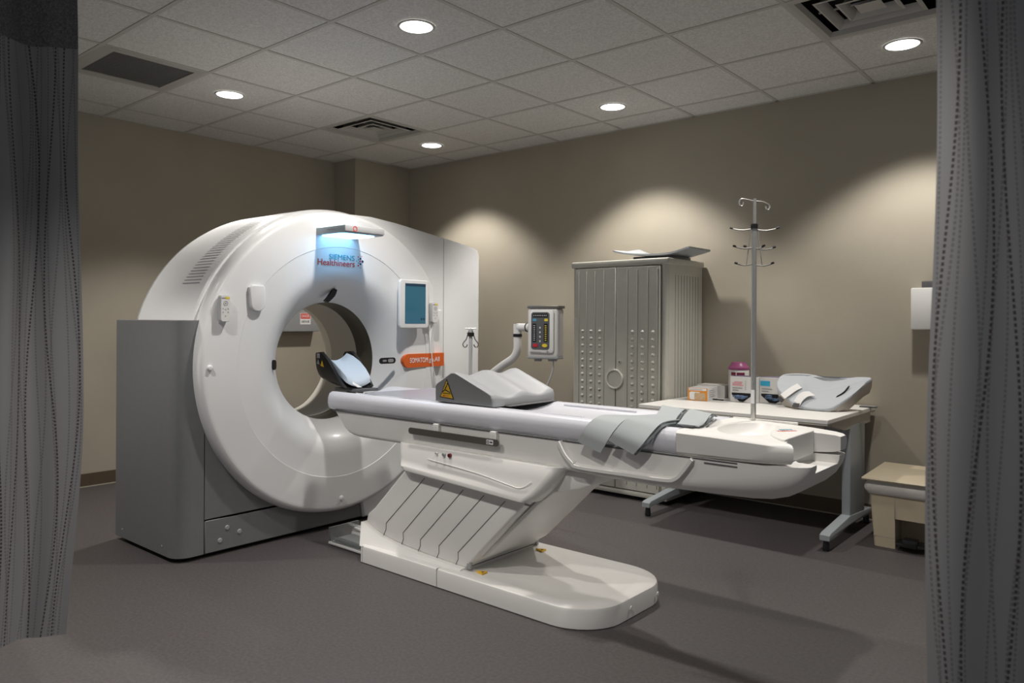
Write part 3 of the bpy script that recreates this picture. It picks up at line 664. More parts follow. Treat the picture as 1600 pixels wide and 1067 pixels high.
part('loop_edge', band([(-1.380, 2.940, .836), (-1.331, 2.818, .857), (-1.311, 2.748, .855), (-1.284, 2.653, .842)], [(-1.370, 2.940, .836), (-1.321, 2.818, .857), (-1.301, 2.748, .855), (-1.274, 2.653, .842)], .003), M_strapd, S2)
b = B(); box(b, -1.345, -1.300, 2.580, 2.612, 0.836, 0.842, bev=0.002); part('buckle', b, M_dgrey, S2)

# knee wedge
W = thing('knee_wedge', 'grey vinyl knee positioning wedge on the table, yellow warning sticker on its side', 'cushion', (-2.46, 2.78, 0.836))
pw = [(-2.648, .840), (-2.272, .838), (-2.270, .866), (-2.278, .888), (-2.300, .899), (-2.50, .980), (-2.520, .986), (-2.542, .984), (-2.640, .925), (-2.650, .912)]
rows = []
N = 24
for k in range(N + 1):
    t = k / N; y = 2.555 + 0.455 * t
    dip = -0.5 * (1 - math.cos(4 * PI * t)) * 0.021 * (1 if 0.0 < t < 1 else 0)
    e = 0.0
    rows.append([Vector((x, y, z + (dip if z > 0.87 else 0) * (1 if z > .89 else .6))) for x, z in pw])
s0 = [Vector((x + (-2.46 - x) * 0.03, 2.550, z + (0.91 - z) * 0.06)) for x, z in pw]
s1 = [Vector((x + (-2.46 - x) * 0.03, 3.015, z + (0.91 - z) * 0.06)) for x, z in pw]
b = B(); loft(b, [s0] + rows + [s1]); wb = part('wedge_body', b, M_wedge, W, ang=50)
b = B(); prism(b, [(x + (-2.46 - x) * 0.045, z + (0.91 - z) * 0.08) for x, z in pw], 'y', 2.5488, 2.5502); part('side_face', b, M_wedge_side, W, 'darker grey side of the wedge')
b = B(); prism(b, [(-2.612, .862), (-2.516, .856), (-2.566, .952)], 'y', 2.5472, 2.5489); wl = part('warning_sticker', b, M_pblack, W, 'yellow and black warning triangle sticker')
b = B(); prism(b, [(-2.605, .866), (-2.524, .861), (-2.566, .942)], 'y', 2.5462, 2.5473); part('sticker_face', b, M_yellow, wl)
b = B(); tube(b, [(-2.592, 2.546, .889), (-2.575, 2.546, .900), (-2.555, 2.546, .893), (-2.540, 2.546, .888)], 0.003, 6); tube(b, [(-2.575, 2.546, .903), (-2.562, 2.546, .922)], 0.0028, 6); box(b, -2.592, -2.536, 2.5455, 2.5465, 0.881, 0.884); lathe(b, [(0, -.001), (.004, -.001), (.004, 0)], (-2.560, 2.546, .928), 'y', 10); part('sticker_figure', b, M_pblack, wl)
b = B(); box(b, -2.582, -2.548, 2.5455, 2.5465, 0.8695, 0.8720); prism(b, [(-2.590, .8707), (-2.579, .876), (-2.579, .8655)], 'y', 2.5455, 2.5465); part('sticker_arrow', b, M_red, wl)
b = B(); box(b, -2.36, -2.235, 2.63, 2.99, 0.8362, 0.8405, bev=0.002); part('base_mat', b, M_dgrey, W, 'dark anti-slip mat under the wedge')

# head holder
HH = thing('head_holder', 'black curved head holder with pale blue cushion at the scanner end', 'head rest', (-3.52, 2.76, 0.83))
HC = 2.736
def cup(x, hw, z0, z1, th, lean):
    o, i = [], []
    sg = lambda c, e: math.copysign(abs(c) ** e, c)
    for k in range(21):
        t = PI + PI * k / 20; c_, s_ = math.cos(t), math.sin(t)
        o.append((HC + hw * sg(c_, .72), z0 + (z1 - z0) * (1 - abs(s_) ** .85)))
        i.append((HC + (hw - th) * sg(c_, .72), z0 + th * 0.8 + (z1 - z0 - th * 0.8) * (1 - abs(s_) ** .85)))
    return [Vector((x + lean * (z - z0), y, z)) for y, z in o + i[::-1]]
b = B(); loft(b, [cup(-3.745, .106, .885, 1.020, .014, .05), cup(-3.735, .113, .872, 1.038, .018, .05), cup(-3.68, .117, .858, 1.044, .020, .05), cup(-3.62, .117, .846, 1.005, .020, .04), cup(-3.55, .115, .838, .935, .020, .03), cup(-3.49, .108, .834, .872, .018, .02), cup(-3.46, .100, .833, .850, .012, .0)]); part('shell', b, M_black, HH, ang=50)
b = B(); rows = []
for x, hw, z0, dz, th in ((-3.715, .096, .955, .050, .018), (-3.70, .102, .950, .052, .040), (-3.64, .106, .925, .055, .046), (-3.58, .108, .896, .055, .046), (-3.52, .104, .868, .045, .042), (-3.475, .096, .848, .032, .034), (-3.465, .090, .848, .026, .012)):
    o = []; i = []
    for k in range(13):
        t = -1 + 2 * k / 12; o.append((t * hw, z0 + dz * t * t * 0.9)); i.append((t * hw * 0.97, z0 + th + dz * (abs(t) ** 2.0) * .8))
    rows.append([Vector((x, HC + a * .9, z)) for a, z in o + i[::-1]])
loft(b, rows); part('cushion', b, M_headp, HH, 'pale blue head cushion', ang=60)
b = B(); ribbon(b, [(-3.64, 2.640, 0.985), (-3.58, 2.655, 0.945), (-3.50, 2.670, 0.895), (-3.44, 2.72, 0.846)], (0.010, 0.022, 0.0), 0.003); part('chin_strap', b, M_pwhite, HH)
b = B(); box(b, -3.62, -3.42, 2.68, 2.84, 0.822, 0.838, bev=0.004); part('mounting_tongue', b, M_dgrey, HH)
b = B(); prism(b, [(-3.675, .965), (-3.645, .958), (-3.662, .995)], 'y', 2.6190, 2.6215); part('small_triangle', b, M_yellow, HH, 'tiny yellow triangle sticker')
b = B(); prism(b, [(-3.712, .975), (-3.684, .970), (-3.700, 1.002)], 'y', 2.6190, 2.6215); box(b, -3.712, -3.684, 2.6190, 2.6220, 1.008, 1.034, bev=0.001); parts('grey_tag', b, M_mgrey, HH)

# pole on the table
IV = thing('infusion_pole', 'thin steel infusion pole with hooks standing on the table foot end', 'iv pole', (-1.235, 2.985, 0.832))
PX, PY = -1.235, 2.985
b = B(); tube(b, [(PX, PY, .833), (PX, PY, 1.45), (PX, PY, 1.62)], 0.0105, 16); part('lower_tube', b, M_metal, IV)
b = B(); tube(b, [(PX + .001, PY, 1.60), (PX + .001, PY, 1.735)], 0.007, 14); part('upper_tube', b, M_metal, IV)
b = B(); lathe(b, [(0.0115, 1.612), (0.015, 1.615), (0.015, 1.630), (0.008, 1.634)], (PX, PY, 0), n=16); part('collar', b, M_black, IV)
b = B(); box(b, PX - .006, PX + .009, PY - .0125, PY - .010, 0.90, 0.955); part('tube_label', b, M_pwhite, IV)
def hookset(z, L, drop, n=2, ang0=0, tips=True, nm='hook_arm'):
    for k in range(n):
        a = ang0 + PI * k; dx, dy = math.cos(a), math.sin(a)
        def q(r, dz): return Vector((PX + dx * r, PY + dy * r, z + dz - 0.004 * (dx > 0)))
        b = B(); tube(b, bez([q(0.006, 0), q(L * .5, -.004), q(L * .86, 0.0), q(L, .005)], 5), 0.003, 8); h = part(nm, b, M_metal, IV)
        if tips: b = B(); tube(b, [q(L - .004, .004), q(L + .008, .008)], 0.0045, 8); part('hook_tip', b, M_black, h)
hookset(1.612, 0.088, 0, ang0=YAW * 0.6)
hookset(1.535, 0.078, 0, ang0=YAW * 0.6 + .25)
hookset(1.468, 0.070, 0, ang0=YAW * 0.6 - .2)
hookset(1.537, 0.040, 0, ang0=YAW * 0.6 - .6)
b = B()
for s in (-1, 1): tube(b, [(PX + s * .012, PY + s * .006, 1.61), (PX + s * .028, PY + s * .012, 1.462)], 0.0022, 6)
part('hook_stay', b, M_metal, IV)
for s in (-1, 1):
    dx, dy = s * math.cos(YAW * .8), s * math.sin(YAW * .8)
    def q(r, z): return (PX + dx * r, PY + dy * r, z)
    b = B(); tube(b, bez([q(.004, 1.725), q(.03, 1.732 if s < 0 else 1.722), q(.052, 1.735 if s < 0 else 1.712), q(.060, 1.722 if s < 0 else 1.702), q(.056, 1.708 if s < 0 else 1.690), q(.047, 1.708 if s < 0 else 1.692), q(.044, 1.722 if s < 0 else 1.704)], 5), 0.003, 8); part('top_hook', b, M_metal, IV)

# foot switch
FS = thing('foot_switch', 'grey foot switch in a clear plastic guard on the floor beside the table base', 'foot pedal', (-3.25, 2.60, 0))
b = B(); box(b, -3.43, -3.10, 2.50, 2.73, 0.004, 0.020, bev=0.006); part('floor_plate', b, M_white2, FS)
b = B(); prism(b, [(-3.40, .02), (-3.11, .02), (-3.11, .045), (-3.34, .055), (-3.39, .040)], 'y', 2.52, 2.61, bev=0.006); part('treadle', b, M_mgrey, FS, 'grey treadle')
b = B(); prism(b, [(-3.44, .02), (-3.11, .02), (-3.11, .060), (-3.24, .075), (-3.30, .055), (-3.40, .070)], 'y', 2.65, 2.70, bev=0.005); part('rear_wall', b, M_white2, FS)
b = B(); box(b, -3.40, -3.11, 2.505, 2.512, 0.02, 0.05); box(b, -3.43, -3.415, 2.505, 2.70, 0.02, 0.095); box(b, -3.42, -3.10, 2.62, 2.64, 0.090, 0.096); part('clear_guard', b, M_acrylic, FS, 'clear plastic guard')

# ------------------------------------------------------------------ contrast injector
IJ = thing('contrast_injector', 'white contrast injector control head on a bent arm behind the table', 'injector', (-3.50, 3.72, 0))
b = B(); tube(b, [(-3.50, 3.72, 0.10), (-3.50, 3.72, 0.80)], 0.028, 20); part('stand_column', b, M_armw, IJ)
b = B()
for k in range(4):
    a = PI / 4 + k * PI / 2; d = Vector((math.cos(a), math.sin(a), 0)); tube(b, [Vector((-3.50, 3.72, 0.10)), Vector((-3.50, 3.72, 0.085)) + d * 0.12, Vector((-3.50, 3.72, 0.06)) + d * 0.145], [0.03, 0.02, 0.014], 10)
part('stand_base', b, M_mgrey, IJ)
b = B()
for k in range(4):
    a = PI / 4 + k * PI / 2; lathe(b, [(0, -.01), (.025, -.01), (.025, .01), (0, .01)], (-3.50 + .15 * math.cos(a), 3.72 + .15 * math.sin(a), .025), 'y', 16)
parts('castor', b, M_black, IJ)
b = B(); tube(b, [(-3.50, 3.70, 0.78), (-3.50, 3.70, 1.175)], 0.0125, 14); part('hook_pole', b, M_lgrey, IJ)
b = B(); lathe(b, [(0.013, 1.125), (0.024, 1.127), (0.024, 1.150), (0.013, 1.152)], (-3.50, 3.70, 0), n=16); part('pole_clamp', b, M_black, IJ)
b = B(); tube(b, [(-3.53, 3.68, 1.178), (-3.47, 3.72, 1.178)], 0.005, 8); part('pole_cross', b, M_metal, IJ)
for s in (-1, 1):
    def q(r, z): return (-3.50 + s * r * cy_, 3.70 + s * r * sy_, z)
    b = B(); tube(b, bez([q(.008, 1.172), q(.020, 1.135), q(.030, 1.105), q(.046, 1.085), q(.052, 1.068), q(.042, 1.052), q(.028, 1.056), q(.022, 1.070)], 5), 0.0038, 8); part('hook', b, M_darkmetal, IJ)
b = B(); tube(b, bez([(-3.49, 3.74, 0.76), (-3.40, 3.75, 0.845), (-3.26, 3.75, 0.935), (-3.165, 3.75, 0.990), (-3.132, 3.75, 1.045), (-3.130, 3.75, 1.13)], 8), 0.0255, 20); part('arm', b, M_armw, IJ)
b = B(); lathe(b, [(0.026, 1.128), (0.030, 1.130), (0.030, 1.146), (0.026, 1.148)], (-3.130, 3.75, 0), n=24); tube(b, [(-3.050, 3.75, 1.190), (-3.043, 3.75, 1.190)], 0.029, 20); parts('joint_ring', b, M_black, IJ)
b = B(); tube(b, [(-3.130, 3.75, 1.140), (-3.130, 3.75, 1.212)], 0.0265, 20); tube(b, [(-3.130, 3.75, 1.190), (-3.025, 3.75, 1.190)], 0.0255, 20); part('elbow', b, M_armw, IJ)
hx0, hx1, hz0, hz1 = -3.022, -2.812, 1.000, 1.312
RH = Matrix.Translation((-2.92, 3.75, 0)) @ Matrix.Rotation(math.radians(14), 4, 'Z') @ Matrix.Translation((2.92, -3.75, 0))
b = B(); prism(b, rrect(hx0, hx1, hz0, hz1, 0.022), 'y', 3.735, 3.835, bev=0.012, seg=3, mtx=RH); hd = part('control_head', b, M_shell, IJ)
b = B(); prism(b, rrect(hx0 + .016, hx0 + .185, hz0 + .030, hz1 - .012, 0.02), 'y', 3.724, 3.738, bev=0.006, mtx=RH); part('front_bezel', b, M_armw, hd)
b = B(); box(b, hx0 - .002, hx1 + .004, 3.730, 3.84, hz1 - .002, hz1 + .016, bev=0.004, mtx=RH); part('top_cap', b, M_darkmetal, hd)
b = B(); box(b, hx0 - .002, hx1 + .0, 3.733, 3.83, hz0 - .008, hz0 + .010, bev=0.006, mtx=RH); box(b, hx0 + .035, hx0 + .075, 3.76, 3.80, hz0 - .025, hz0 - .004, bev=0.004, mtx=RH); box(b, hx0 + .13, hx0 + .18, 3.76, 3.80, hz0 - .022, hz0 - .004, bev=0.004, mtx=RH); part('lower_band', b, M_mgrey, hd)
kx0 = hx0 + .032
b = B(); prism(b, rrect(kx0, kx0 + .125, hz0 + .052, hz1 - .025, 0.018), 'y', 3.721, 3.726, bev=0.001, seg=1, mtx=RH); part('keypad', b, M_dgrey, hd, 'dark keypad with coloured buttons')
b = B(); box(b, kx0 + .012, kx0 + .113, 3.7195, 3.7215, hz1 - .058, hz1 - .034, mtx=RH); box(b, kx0 + .010, kx0 + .036, 3.7195, 3.7215, hz0 + .100, hz0 + .215, bev=.0, mtx=RH); box(b, kx0 + .088, kx0 + .114, 3.7195, 3.7215, hz0 + .100, hz0 + .215, mtx=RH); part('display', b, M_black, hd)
b = B()
for k in range(8): box(b, kx0 + .018 + k * .0118, kx0 + .023 + k * .0118, 3.7188, 3.7198, hz1 - .050, hz1 - .042, mtx=RH)
for k in range(8): box(b, kx0 + .017, kx0 + .029, 3.7188, 3.7198, hz0 + .108 + k * .013, hz0 + .113 + k * .013, mtx=RH); 
for k in range(4): lathe(b, [(0, 0), (.007, 0.0)], tuple(RH @ Vector((kx0 + .0625, 3.7190, hz0 + .105 + k * .028))), 'y', 12)
part('key_marks', b, M_lgrey, hd)
b = B()
for k in range(8): box(b, kx0 + .095, kx0 + .107, 3.7188, 3.7198, hz0 + .108 + k * .013, hz0 + .113 + k * .013, mtx=RH)
prism(b, rrect(kx0 + .092, kx0 + .116, hz1 - .082, hz1 - .066, .004), 'y', 3.7185, 3.7215, mtx=RH)
prism(b, [(kx0 + .095 + .018 * math.cos(t), hz0 + .078 + .011 * math.sin(t)) for t in [2 * PI * k / 16 for k in range(16)]], 'y', 3.7175, 3.7215, mtx=RH); part('yellow_button', b, M_btny, hd)
b = B(); prism(b, rrect(kx0 + .014, kx0 + .046, hz0 + .068, hz0 + .088, .005), 'y', 3.7175, 3.7215, mtx=RH); part('red_button', b, M_btnr, hd)
b = B(); prism(b, rrect(kx0 + .012, kx0 + .038, hz1 - .082, hz1 - .066, .004), 'y', 3.7185, 3.7215, mtx=RH); part('blue_button', b, M_btnb, hd)
b = B(); box(b, hx0 + .03, hx0 + .10, 3.7232, 3.7242, hz0 + .036, hz0 + .039, mtx=RH); box(b, hx0 + .142, hx0 + .146, 3.7232, 3.7242, hz0 + .028, hz0 + .048, mtx=RH); box(b, hx0 + .134, hx0 + .154, 3.7232, 3.7242, hz0 + .036, hz0 + .040, mtx=RH); part('maker_mark', b, M_pgrey, hd)
b = B(); tube(b, bez([(-2.87, 3.79, 0.985), (-2.868, 3.79, 0.94), (-2.885, 3.79, 0.885), (-2.93, 3.79, 0.80), (-3.05, 3.79, 0.60), (-3.40, 3.75, 0.55)], 6), 0.0055, 8); part('cable', b, M_lgrey, IJ)

# ------------------------------------------------------------------ cabinet
K = thing('storage_cabinet', 'tall grey plastic storage cabinet with two ribbed dimpled doors', 'cabinet', (-2.85, 4.77, 0))
b = B(); box(b, -3.240, -2.462, 4.530, 5.03, 0.035, 1.622, bev=0.012, seg=3, edges='z'); part('body', b, M_cab, K)
b = B(); box(b, -3.22, -2.48, 4.55, 5.02, 0.0, 0.04); part('foot_recess', b, M_gap, K)
b = B(); box(b, -3.250, -2.452, 4.505, 5.035, 1.618, 1.662, bev=0.010, seg=3); part('top_cap', b, M_cab, K)
b = B(); box(b, -3.245, -2.457, 4.508, 5.03, 0.028, 0.062, bev=0.006, seg=2); part('plinth', b, M_cab, K)
b = B(); tube(b, [(-2.488, 4.530, 0.06), (-2.488, 4.530, 1.62)], 0.020, 16); tube(b, [(-3.225, 4.530, 0.06), (-3.225, 4.530, 1.62)], 0.012, 12); parts('corner_post', b, M_cab, K)
for x0, x1, cols, gr, lb in ((-3.210, -2.866, (-3.144, -3.070, -2.996), (-3.175, -3.107, -3.034, -2.958), 'left'), (-2.860, -2.515, (-2.727, -2.647, -2.565), (-2.766, -2.687, -2.605, -2.530), 'right')):
    b = B(); box(b, x0, x1, 4.505, 4.532, 0.068, 1.610, bev=0.003, seg=1)
    for cx in cols:
        for k in range(18):
            lathe(b, [(0.0, -0.013), (0.006, -0.0115), (0.011, -0.006), (0.013, 0.0005)], (cx, 4.505, 1.160 - 0.0515 * k), 'y', 12)
    dr = part('door', b, M_cab, K)
    b = B()
    for gx_ in gr: box(b, gx_ - 0.0022, gx_ + 0.0022, 4.5035, 4.506, 0.10, 1.588)
    part('door_grooves', b, M_cabd, dr)
    b = B()
    for gx_ in gr: box(b, gx_ - 0.0060, gx_ - 0.0022, 4.5020, 4.506, 0.10, 1.590, bev=0.001, seg=1)
    part('door_ribs', b, M_cab, dr)
    if lb == 'right':
        b = B(); lathe(b, [(0, -.010), (.010, -.010), (.012, -.004), (.012, 0)], (-2.826, 4.505, 0.948), 'y', 20); part('lock', b, M_metal, dr)
        b = B(); box(b, -2.829, -2.823, 4.4935, 4.4955, 0.942, 0.954); part('keyhole', b, M_black, dr)
b = B(); lathe(b, [(0.052, 0), (0.060, -.016), (0.068, -.016), (0.070, 0)], (-2.866, 4.505, 0.828), 'y', 36); hr = part('round_handle', b, M_cabring, K, 'pale ring shaped handle')
b = B(); lathe(b, [(0, -.004), (0.053, -.004)], (-2.866, 4.505, 0.828), 'y', 36); part('handle_dish', b, M_cab, hr)
b = B()
for k in range(9): y = 4.62 + 0.042 * k; box(b, -2.4635, -2.4600, y - 0.0018, y + 0.0018, 0.10, 1.55)
part('side_grooves', b, M_cabd, K)
# curved board on the cabinet
rows = []
BP = bez([(-2.935, 0, 1.730), (-2.87, 0, 1.712), (-2.80, 0, 1.700), (-2.70, 0, 1.690), (-2.60, 0, 1.686), (-2.50, 0, 1.688), (-2.42, 0, 1.703), (-2.34, 0, 1.722)], 6)
for i, p in enumerate(BP):
    t = i / (len(BP) - 1); ya, yb = 4.56 + 0.02 * t, 4.955 - 0.06 * t
    if i == 0: ya += 0.05; yb -= 0.02
    lift = 0.030 * (1 - t) ** 2
    rows.append([Vector((p.x, ya, p.z)), Vector((p.x, (ya + yb) / 2, p.z + lift * .2)), Vector((p.x, yb, p.z + lift)), Vector((p.x, yb, p.z + lift + 0.012)), Vector((p.x, (ya + yb) / 2, p.z + lift * .2 + 0.012)), Vector((p.x, ya, p.z + 0.012))])
cb = thing('curved_board', 'pale grey curved positioning board lying on top of the cabinet', 'cushion', (-2.62, 4.78, 1.662))
b = B(); loft(b, rows); part('board', b, M_pad, cb, ang=60)
b = B(); box(b, -2.80, -2.50, 4.63, 4.92, 1.6625, 1.688, bev=0.004); part('shadow_block', b, M_dgrey, cb, 'support under the board, coloured dark for the shadow there')  # added block, its dark colour stands in for the shadow beneath the board

# ------------------------------------------------------------------ desk
D = thing('desk', 'white topped desk with grey metal T legs against the right wall', 'desk', (-1.87, 4.58, 0))
DX0, DX1 = -2.450, -1.300
b = B(); box(b, DX0, DX1, 4.125, 5.035, 0.690, 0.714, bev=0.003, seg=1); part('desktop', b, M_desk, D)
b = B(); box(b, DX0 + .003, DX1 - .003, 4.128, 5.03, 0.682, 0.690); part('desktop_underside', b, M_deskedge, D)
for x in (-2.425, -1.330):
    b = B(); prism(b, [(4.175, .060), (4.175, .088), (4.20, .098), (4.55, .128), (4.97, .098), (4.99, .085), (4.99, .060), (4.62, .075), (4.50, .075)], 'x', x - .028, x + .028, bev=0.006, seg=2); lg = part('foot', b, M_leg, D)
    b = B()
    for y in (4.205, 4.955): lathe(b, [(.016, 0.0), (.019, 0.006), (.017, 0.035), (.013, 0.06)], (x, y, 0), n=14)
    parts('leveller', b, M_black, lg)
    b = B(); box(b, x - .024, x + .024, 4.545, 4.83, 0.08, 0.640, bev=0.006, seg=2, edges='z'); part('leg', b, M_leg, D)
    b = B(); prism(b, [(4.22, .683), (4.22, .668), (4.45, .625), (4.95, .625), (4.95, .683)], 'x', x - .022, x + .022); part('top_bracket', b, M_deskedge, D)
b = B(); box(b, -2.40, -1.355, 4.70, 4.72, 0.42, 0.682); part('modesty_panel', b, M_leg, D)
b = B(); box(b, -2.40, -1.355, 4.22, 4.24, 0.63, 0.683); part('front_rail', b, M_deskedge, D)
DZ = 0.7145
# boxes on the desk
def labelled(name, x0, x1, y0, y1, h, lb, cat, m, rot=0, group=None):
    t = thing(name, lb, cat, ((x0 + x1) / 2, (y0 + y1) / 2, DZ), group)
    R = Matrix.Translation(((x0 + x1) / 2, (y0 + y1) / 2, 0)) @ Matrix.Rotation(math.radians(rot), 4, 'Z') @ Matrix.Translation((-(x0 + x1) / 2, -(y0 + y1) / 2, 0))
    b = B(); box(b, x0, x1, y0, y1, DZ, DZ + h, bev=0.0015, seg=1, mtx=R); part('carton', b, m, t); return t, R
t, R = labelled('medicine_box', -2.345, -2.215, 4.56, 4.78, 0.083, 'small white box with an orange printed end at the left of the desk', 'box', M_card, 8)
b = B(); box(b, -2.3455, -2.2145, 4.5590, 4.5603, DZ + .001, DZ + .0825, mtx=R); o_ = part('orange_panel', b, M_boxo, t, 'orange printed end of the box')
b = B(); box(b, -2.338, -2.222, 4.5580, 4.5592, DZ + .066, DZ + .080, mtx=R); prism(b, rrect(-2.334, -2.262, DZ + .006, DZ + .058, .012), 'y', 4.5578, 4.5592, mtx=R); part('white_panel', b, M_pwhite, o_)
b = B(); prism(b, rrect(-2.300, -2.228, DZ + .004, DZ + .052, .010), 'y', 4.5570, 4.5582, mtx=R); part('tan_picture', b, M_boxt, o_)
b = B(); box(b, -2.335, -2.245, 4.5574, 4.5580, DZ + .071, DZ + .074, mtx=R)
for k in range(4): box(b, -2.2148, -2.2140, 4.60, 4.60 + .12 - .02 * (k % 2), DZ + .022 + .013 * k, DZ + .026 + .013 * k, mtx=R)
part('print_lines', b, M_pgrey, o_)
t, R = labelled('carton', -2.40, -2.20, 4.82, 4.96, 0.085, 'plain white carton behind the orange ended box on the desk', 'box', M_card, 3)
b = B(); box(b, -2.235, -2.195, 4.700, 4.712, DZ, DZ + .006, bev=0.001, seg=1); box(b, -2.26, -2.14, 4.680, 4.692, DZ, DZ + .007, bev=0.002, seg=1); single('black_pen', b, M_black, 'black pen lying on the desk beside the orange ended box', 'pen')
b = B(); box(b, -1.36, -1.262, 4.90, 4.94, DZ + .0005, DZ + .008, bev=0.003); single('black_pouch', b, M_dgrey, 'small dark flat pouch overhanging the right end of the desk', 'pouch')
def glove_box(x0, x1, y0, lb, lab, mlab):
    t, R = labelled('glove_box', x0, x1, y0, y0 + 0.12, 0.165, lb, 'glove box', M_card, -4, 'glove boxes on the desk')
    b = B(); box(b, x0 + .002, x1 - .002, y0 + .002, y0 + .118, DZ + .1645, DZ + .1662, mtx=R); part('top_print', b, M_cardd, t)
    w_ = x1 - x0
    b = B(); prism(b, [(x0 + .012, DZ + .060), (x0 + .012, DZ + .048), (x0 + .065, DZ + .006), (x0 + w_ * .55, DZ + .004), (x1 - .012, DZ + .050), (x1 - .012, DZ + .062)], 'y', y0 - .0022, y0 + .001, mtx=R); part('opening', b, M_gap, t)
    rnd = random.Random(int(-x0 * 1000)); b = B()
    for k in range(9):
        cx = x0 + .04 + (w_ - .08) * rnd.random(); cz = DZ + .048 - .022 * rnd.random()
        tube(b, bez([R @ Vector((cx - .022, y0 - .004, cz)), R @ Vector((cx - .005, y0 - .010, cz + .006 * rnd.uniform(-1, 1))), R @ Vector((cx + .02, y0 - .005, cz + .004))], 4), .0055, 7)
    part('gloves', b, M_glove, t, 'blue gloves showing in the opening')
    b = B()
    for (a, c, e, f) in lab: box(b, x0 + a, x0 + c, y0 - .0016, y0 - .0004, DZ + e, DZ + f, mtx=R)
    part('label_print', b, mlab, t)
    b = B()
    for k, (a, c) in enumerate(((.016, .085), (.016, .060))): box(b, x0 + a, x0 + c, y0 - .0016, y0 - .0004, DZ + .088 - .015 * k, DZ + .094 - .015 * k, mtx=R)
    for k in range(5): box(b, x0 + w_ * .64, x0 + w_ * .64 + .003, y0 - .0016, y0 - .0004, DZ + .082 + .013 * k, DZ + .090 + .013 * k, mtx=R)
    part('small_print', b, M_pgrey, t); return t
glove_box(-2.080, -1.915, 4.655, 'white glove box with pink lettering, in front of the wipes canister', ((.016, .080, .118, .124), (.016, .092, .107, .113), (.030, .085, .128, .133)), M_pink)
glove_box(-1.908, -1.712, 4.712, 'white glove box with a blue printed square, behind the steel pole', ((.006, .070, .110, .142),), M_cyan)
t = thing('wipes_canister', 'white disinfectant wipes canister with a purple lid', 'canister', (-2.118, 4.87, DZ))
b = B(); lathe(b, [(0.0, 0), (.064, 0), (.067, .004), (.067, .198), (.063, .205)], (-2.118, 4.87, DZ), n=40); part('body', b, M_card, t)
b = B(); lathe(b, [(.068, .196), (.070, .200), (.070, .212), (.064, .216), (.050, .236), (.046, .246), (.020, .249), (0, .249)], (-2.118, 4.87, DZ), n=40); part('lid', b, M_purple, t)
def bandpatch(cx, cy, r, a0, a1, z0, z1):
    b = B(); lathe(b, [(r, z0), (r, z1)], (cx, cy, 0), n=16, a0=math.radians(a0), a1=math.radians(a1)); return b
b = bandpatch(-2.118, 4.87, .0676, -78, -32, DZ + .135, DZ + .180); part('maroon_label', b, M_maroon, t)
b = bandpatch(-2.118, 4.87, .0676, -112, -83, DZ + .160, DZ + .182); part('maroon_label', b, M_maroon, t)
b = bandpatch(-2.118, 4.87, .0676, -112, -85, DZ + .146, DZ + .151); part('label_print', b, M_pgrey, t)

# moulded arm support on the desk
CU = thing('arm_support', 'large moulded grey arm support with straps lying on the desk', 'cushion', (-1.5, 4.62, DZ))
ol = [(-1.776, 4.647, .855), (-1.772, 4.69, .893), (-1.732, 4.711, .912), (-1.635, 4.718, .918), (-1.50, 4.712, .913), (-1.389, 4.714, .915), (-1.243, 4.714, .915), (-1.266, 4.682, .886), (-1.308, 4.621, .831), (-1.36, 4.557, .773), (-1.40, 4.516, .740), (-1.449, 4.504, .727), (-1.542, 4.506, .729), (-1.626, 4.529, .748), (-1.699, 4.571, .786), (-1.754, 4.612, .822)]
ol = [Vector(p) for p in bez([Vector(p) for p in ol + ol[:1]], 4)][:-1]
cen = Vector((-1.53, 4.60, .822)); nrm = Vector((0, -0.67, 0.74))
def bowl(p):
    # saddle dish in the middle of the pad
    dx = (p.x + 1.46) / 0.17; dz = (p.z - 0.870) / 0.075
    return -0.022 * math.exp(-(dx * dx + dz * dz)) + 0.018 * math.exp(-(((p.x + 1.60) / .06) ** 2 + ((p.z - .86) / .05) ** 2))
rows = []
for s in (0.04, 0.12, 0.22, 0.32, 0.42, 0.52, 0.62, 0.72, 0.82, 0.90, 0.955, 0.985):
    rows.append([(lambda q: q + nrm * (bowl(q) + 0.004 * (1 - s ** 4)))(cen + (p - cen) * s) for p in ol])
back = []
for s, d in ((1.0, 0.008), (1.0, 0.018), (0.985, 0.050), (0.94, 0.085), (0.6, 0.12), (0.05, 0.12)):
    rr = []
    for p in ol:
        q = cen + (p - cen) * s + Vector((0, 0.30, -1.0)) * d
        q.z = max(q.z, DZ + 0.002); q.y = min(q.y, 4.80 if q.x > -1.60 else 4.697); rr.append(q)
    back.append(rr)
b = B(); loft(b, rows + back[:2]); part('pad_top', b, M_pad, CU, ang=60)
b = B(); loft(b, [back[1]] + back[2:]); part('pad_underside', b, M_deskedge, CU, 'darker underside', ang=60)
b = B(); c = [Vector((-1.400, 4.585, .795)), Vector((-1.365, 4.618, .825)), Vector((-1.345, 4.655, .862))]; tube(b, bez([p + nrm * 0.000 for p in c], 5), [0.001] + [0.0045] * 9 + [0.001], 8); part('slit', b, M_gap, CU)
def wrap(pts, wv, m, nm): 
    b = B(); ribbon(b, [Vector(p) + nrm * 0.010 for p in pts], wv, 0.004); return part(nm, b, m, CU)
wrap([(-1.70, 4.560, .772), (-1.675, 4.575, .795), (-1.645, 4.60, .822), (-1.62, 4.62, .838)], (0.035, -0.020, -0.022), M_card, 'strap_loop')
wrap([(-1.60, 4.520, .742), (-1.588, 4.540, .772), (-1.565, 4.56, .795), (-1.53, 4.575, .800)], (0.040, -0.016, -0.022), M_card, 'strap_loop')
wrap([(-1.715, 4.545, .748), (-1.700, 4.555, .765)], (0.032, -0.016, -0.020), M_black, 'strap_anchor')
wrap([(-1.603, 4.498, .722), (-1.600, 4.515, .742)], (0.036, 0.0, 0.0), M_black, 'strap_anchor')

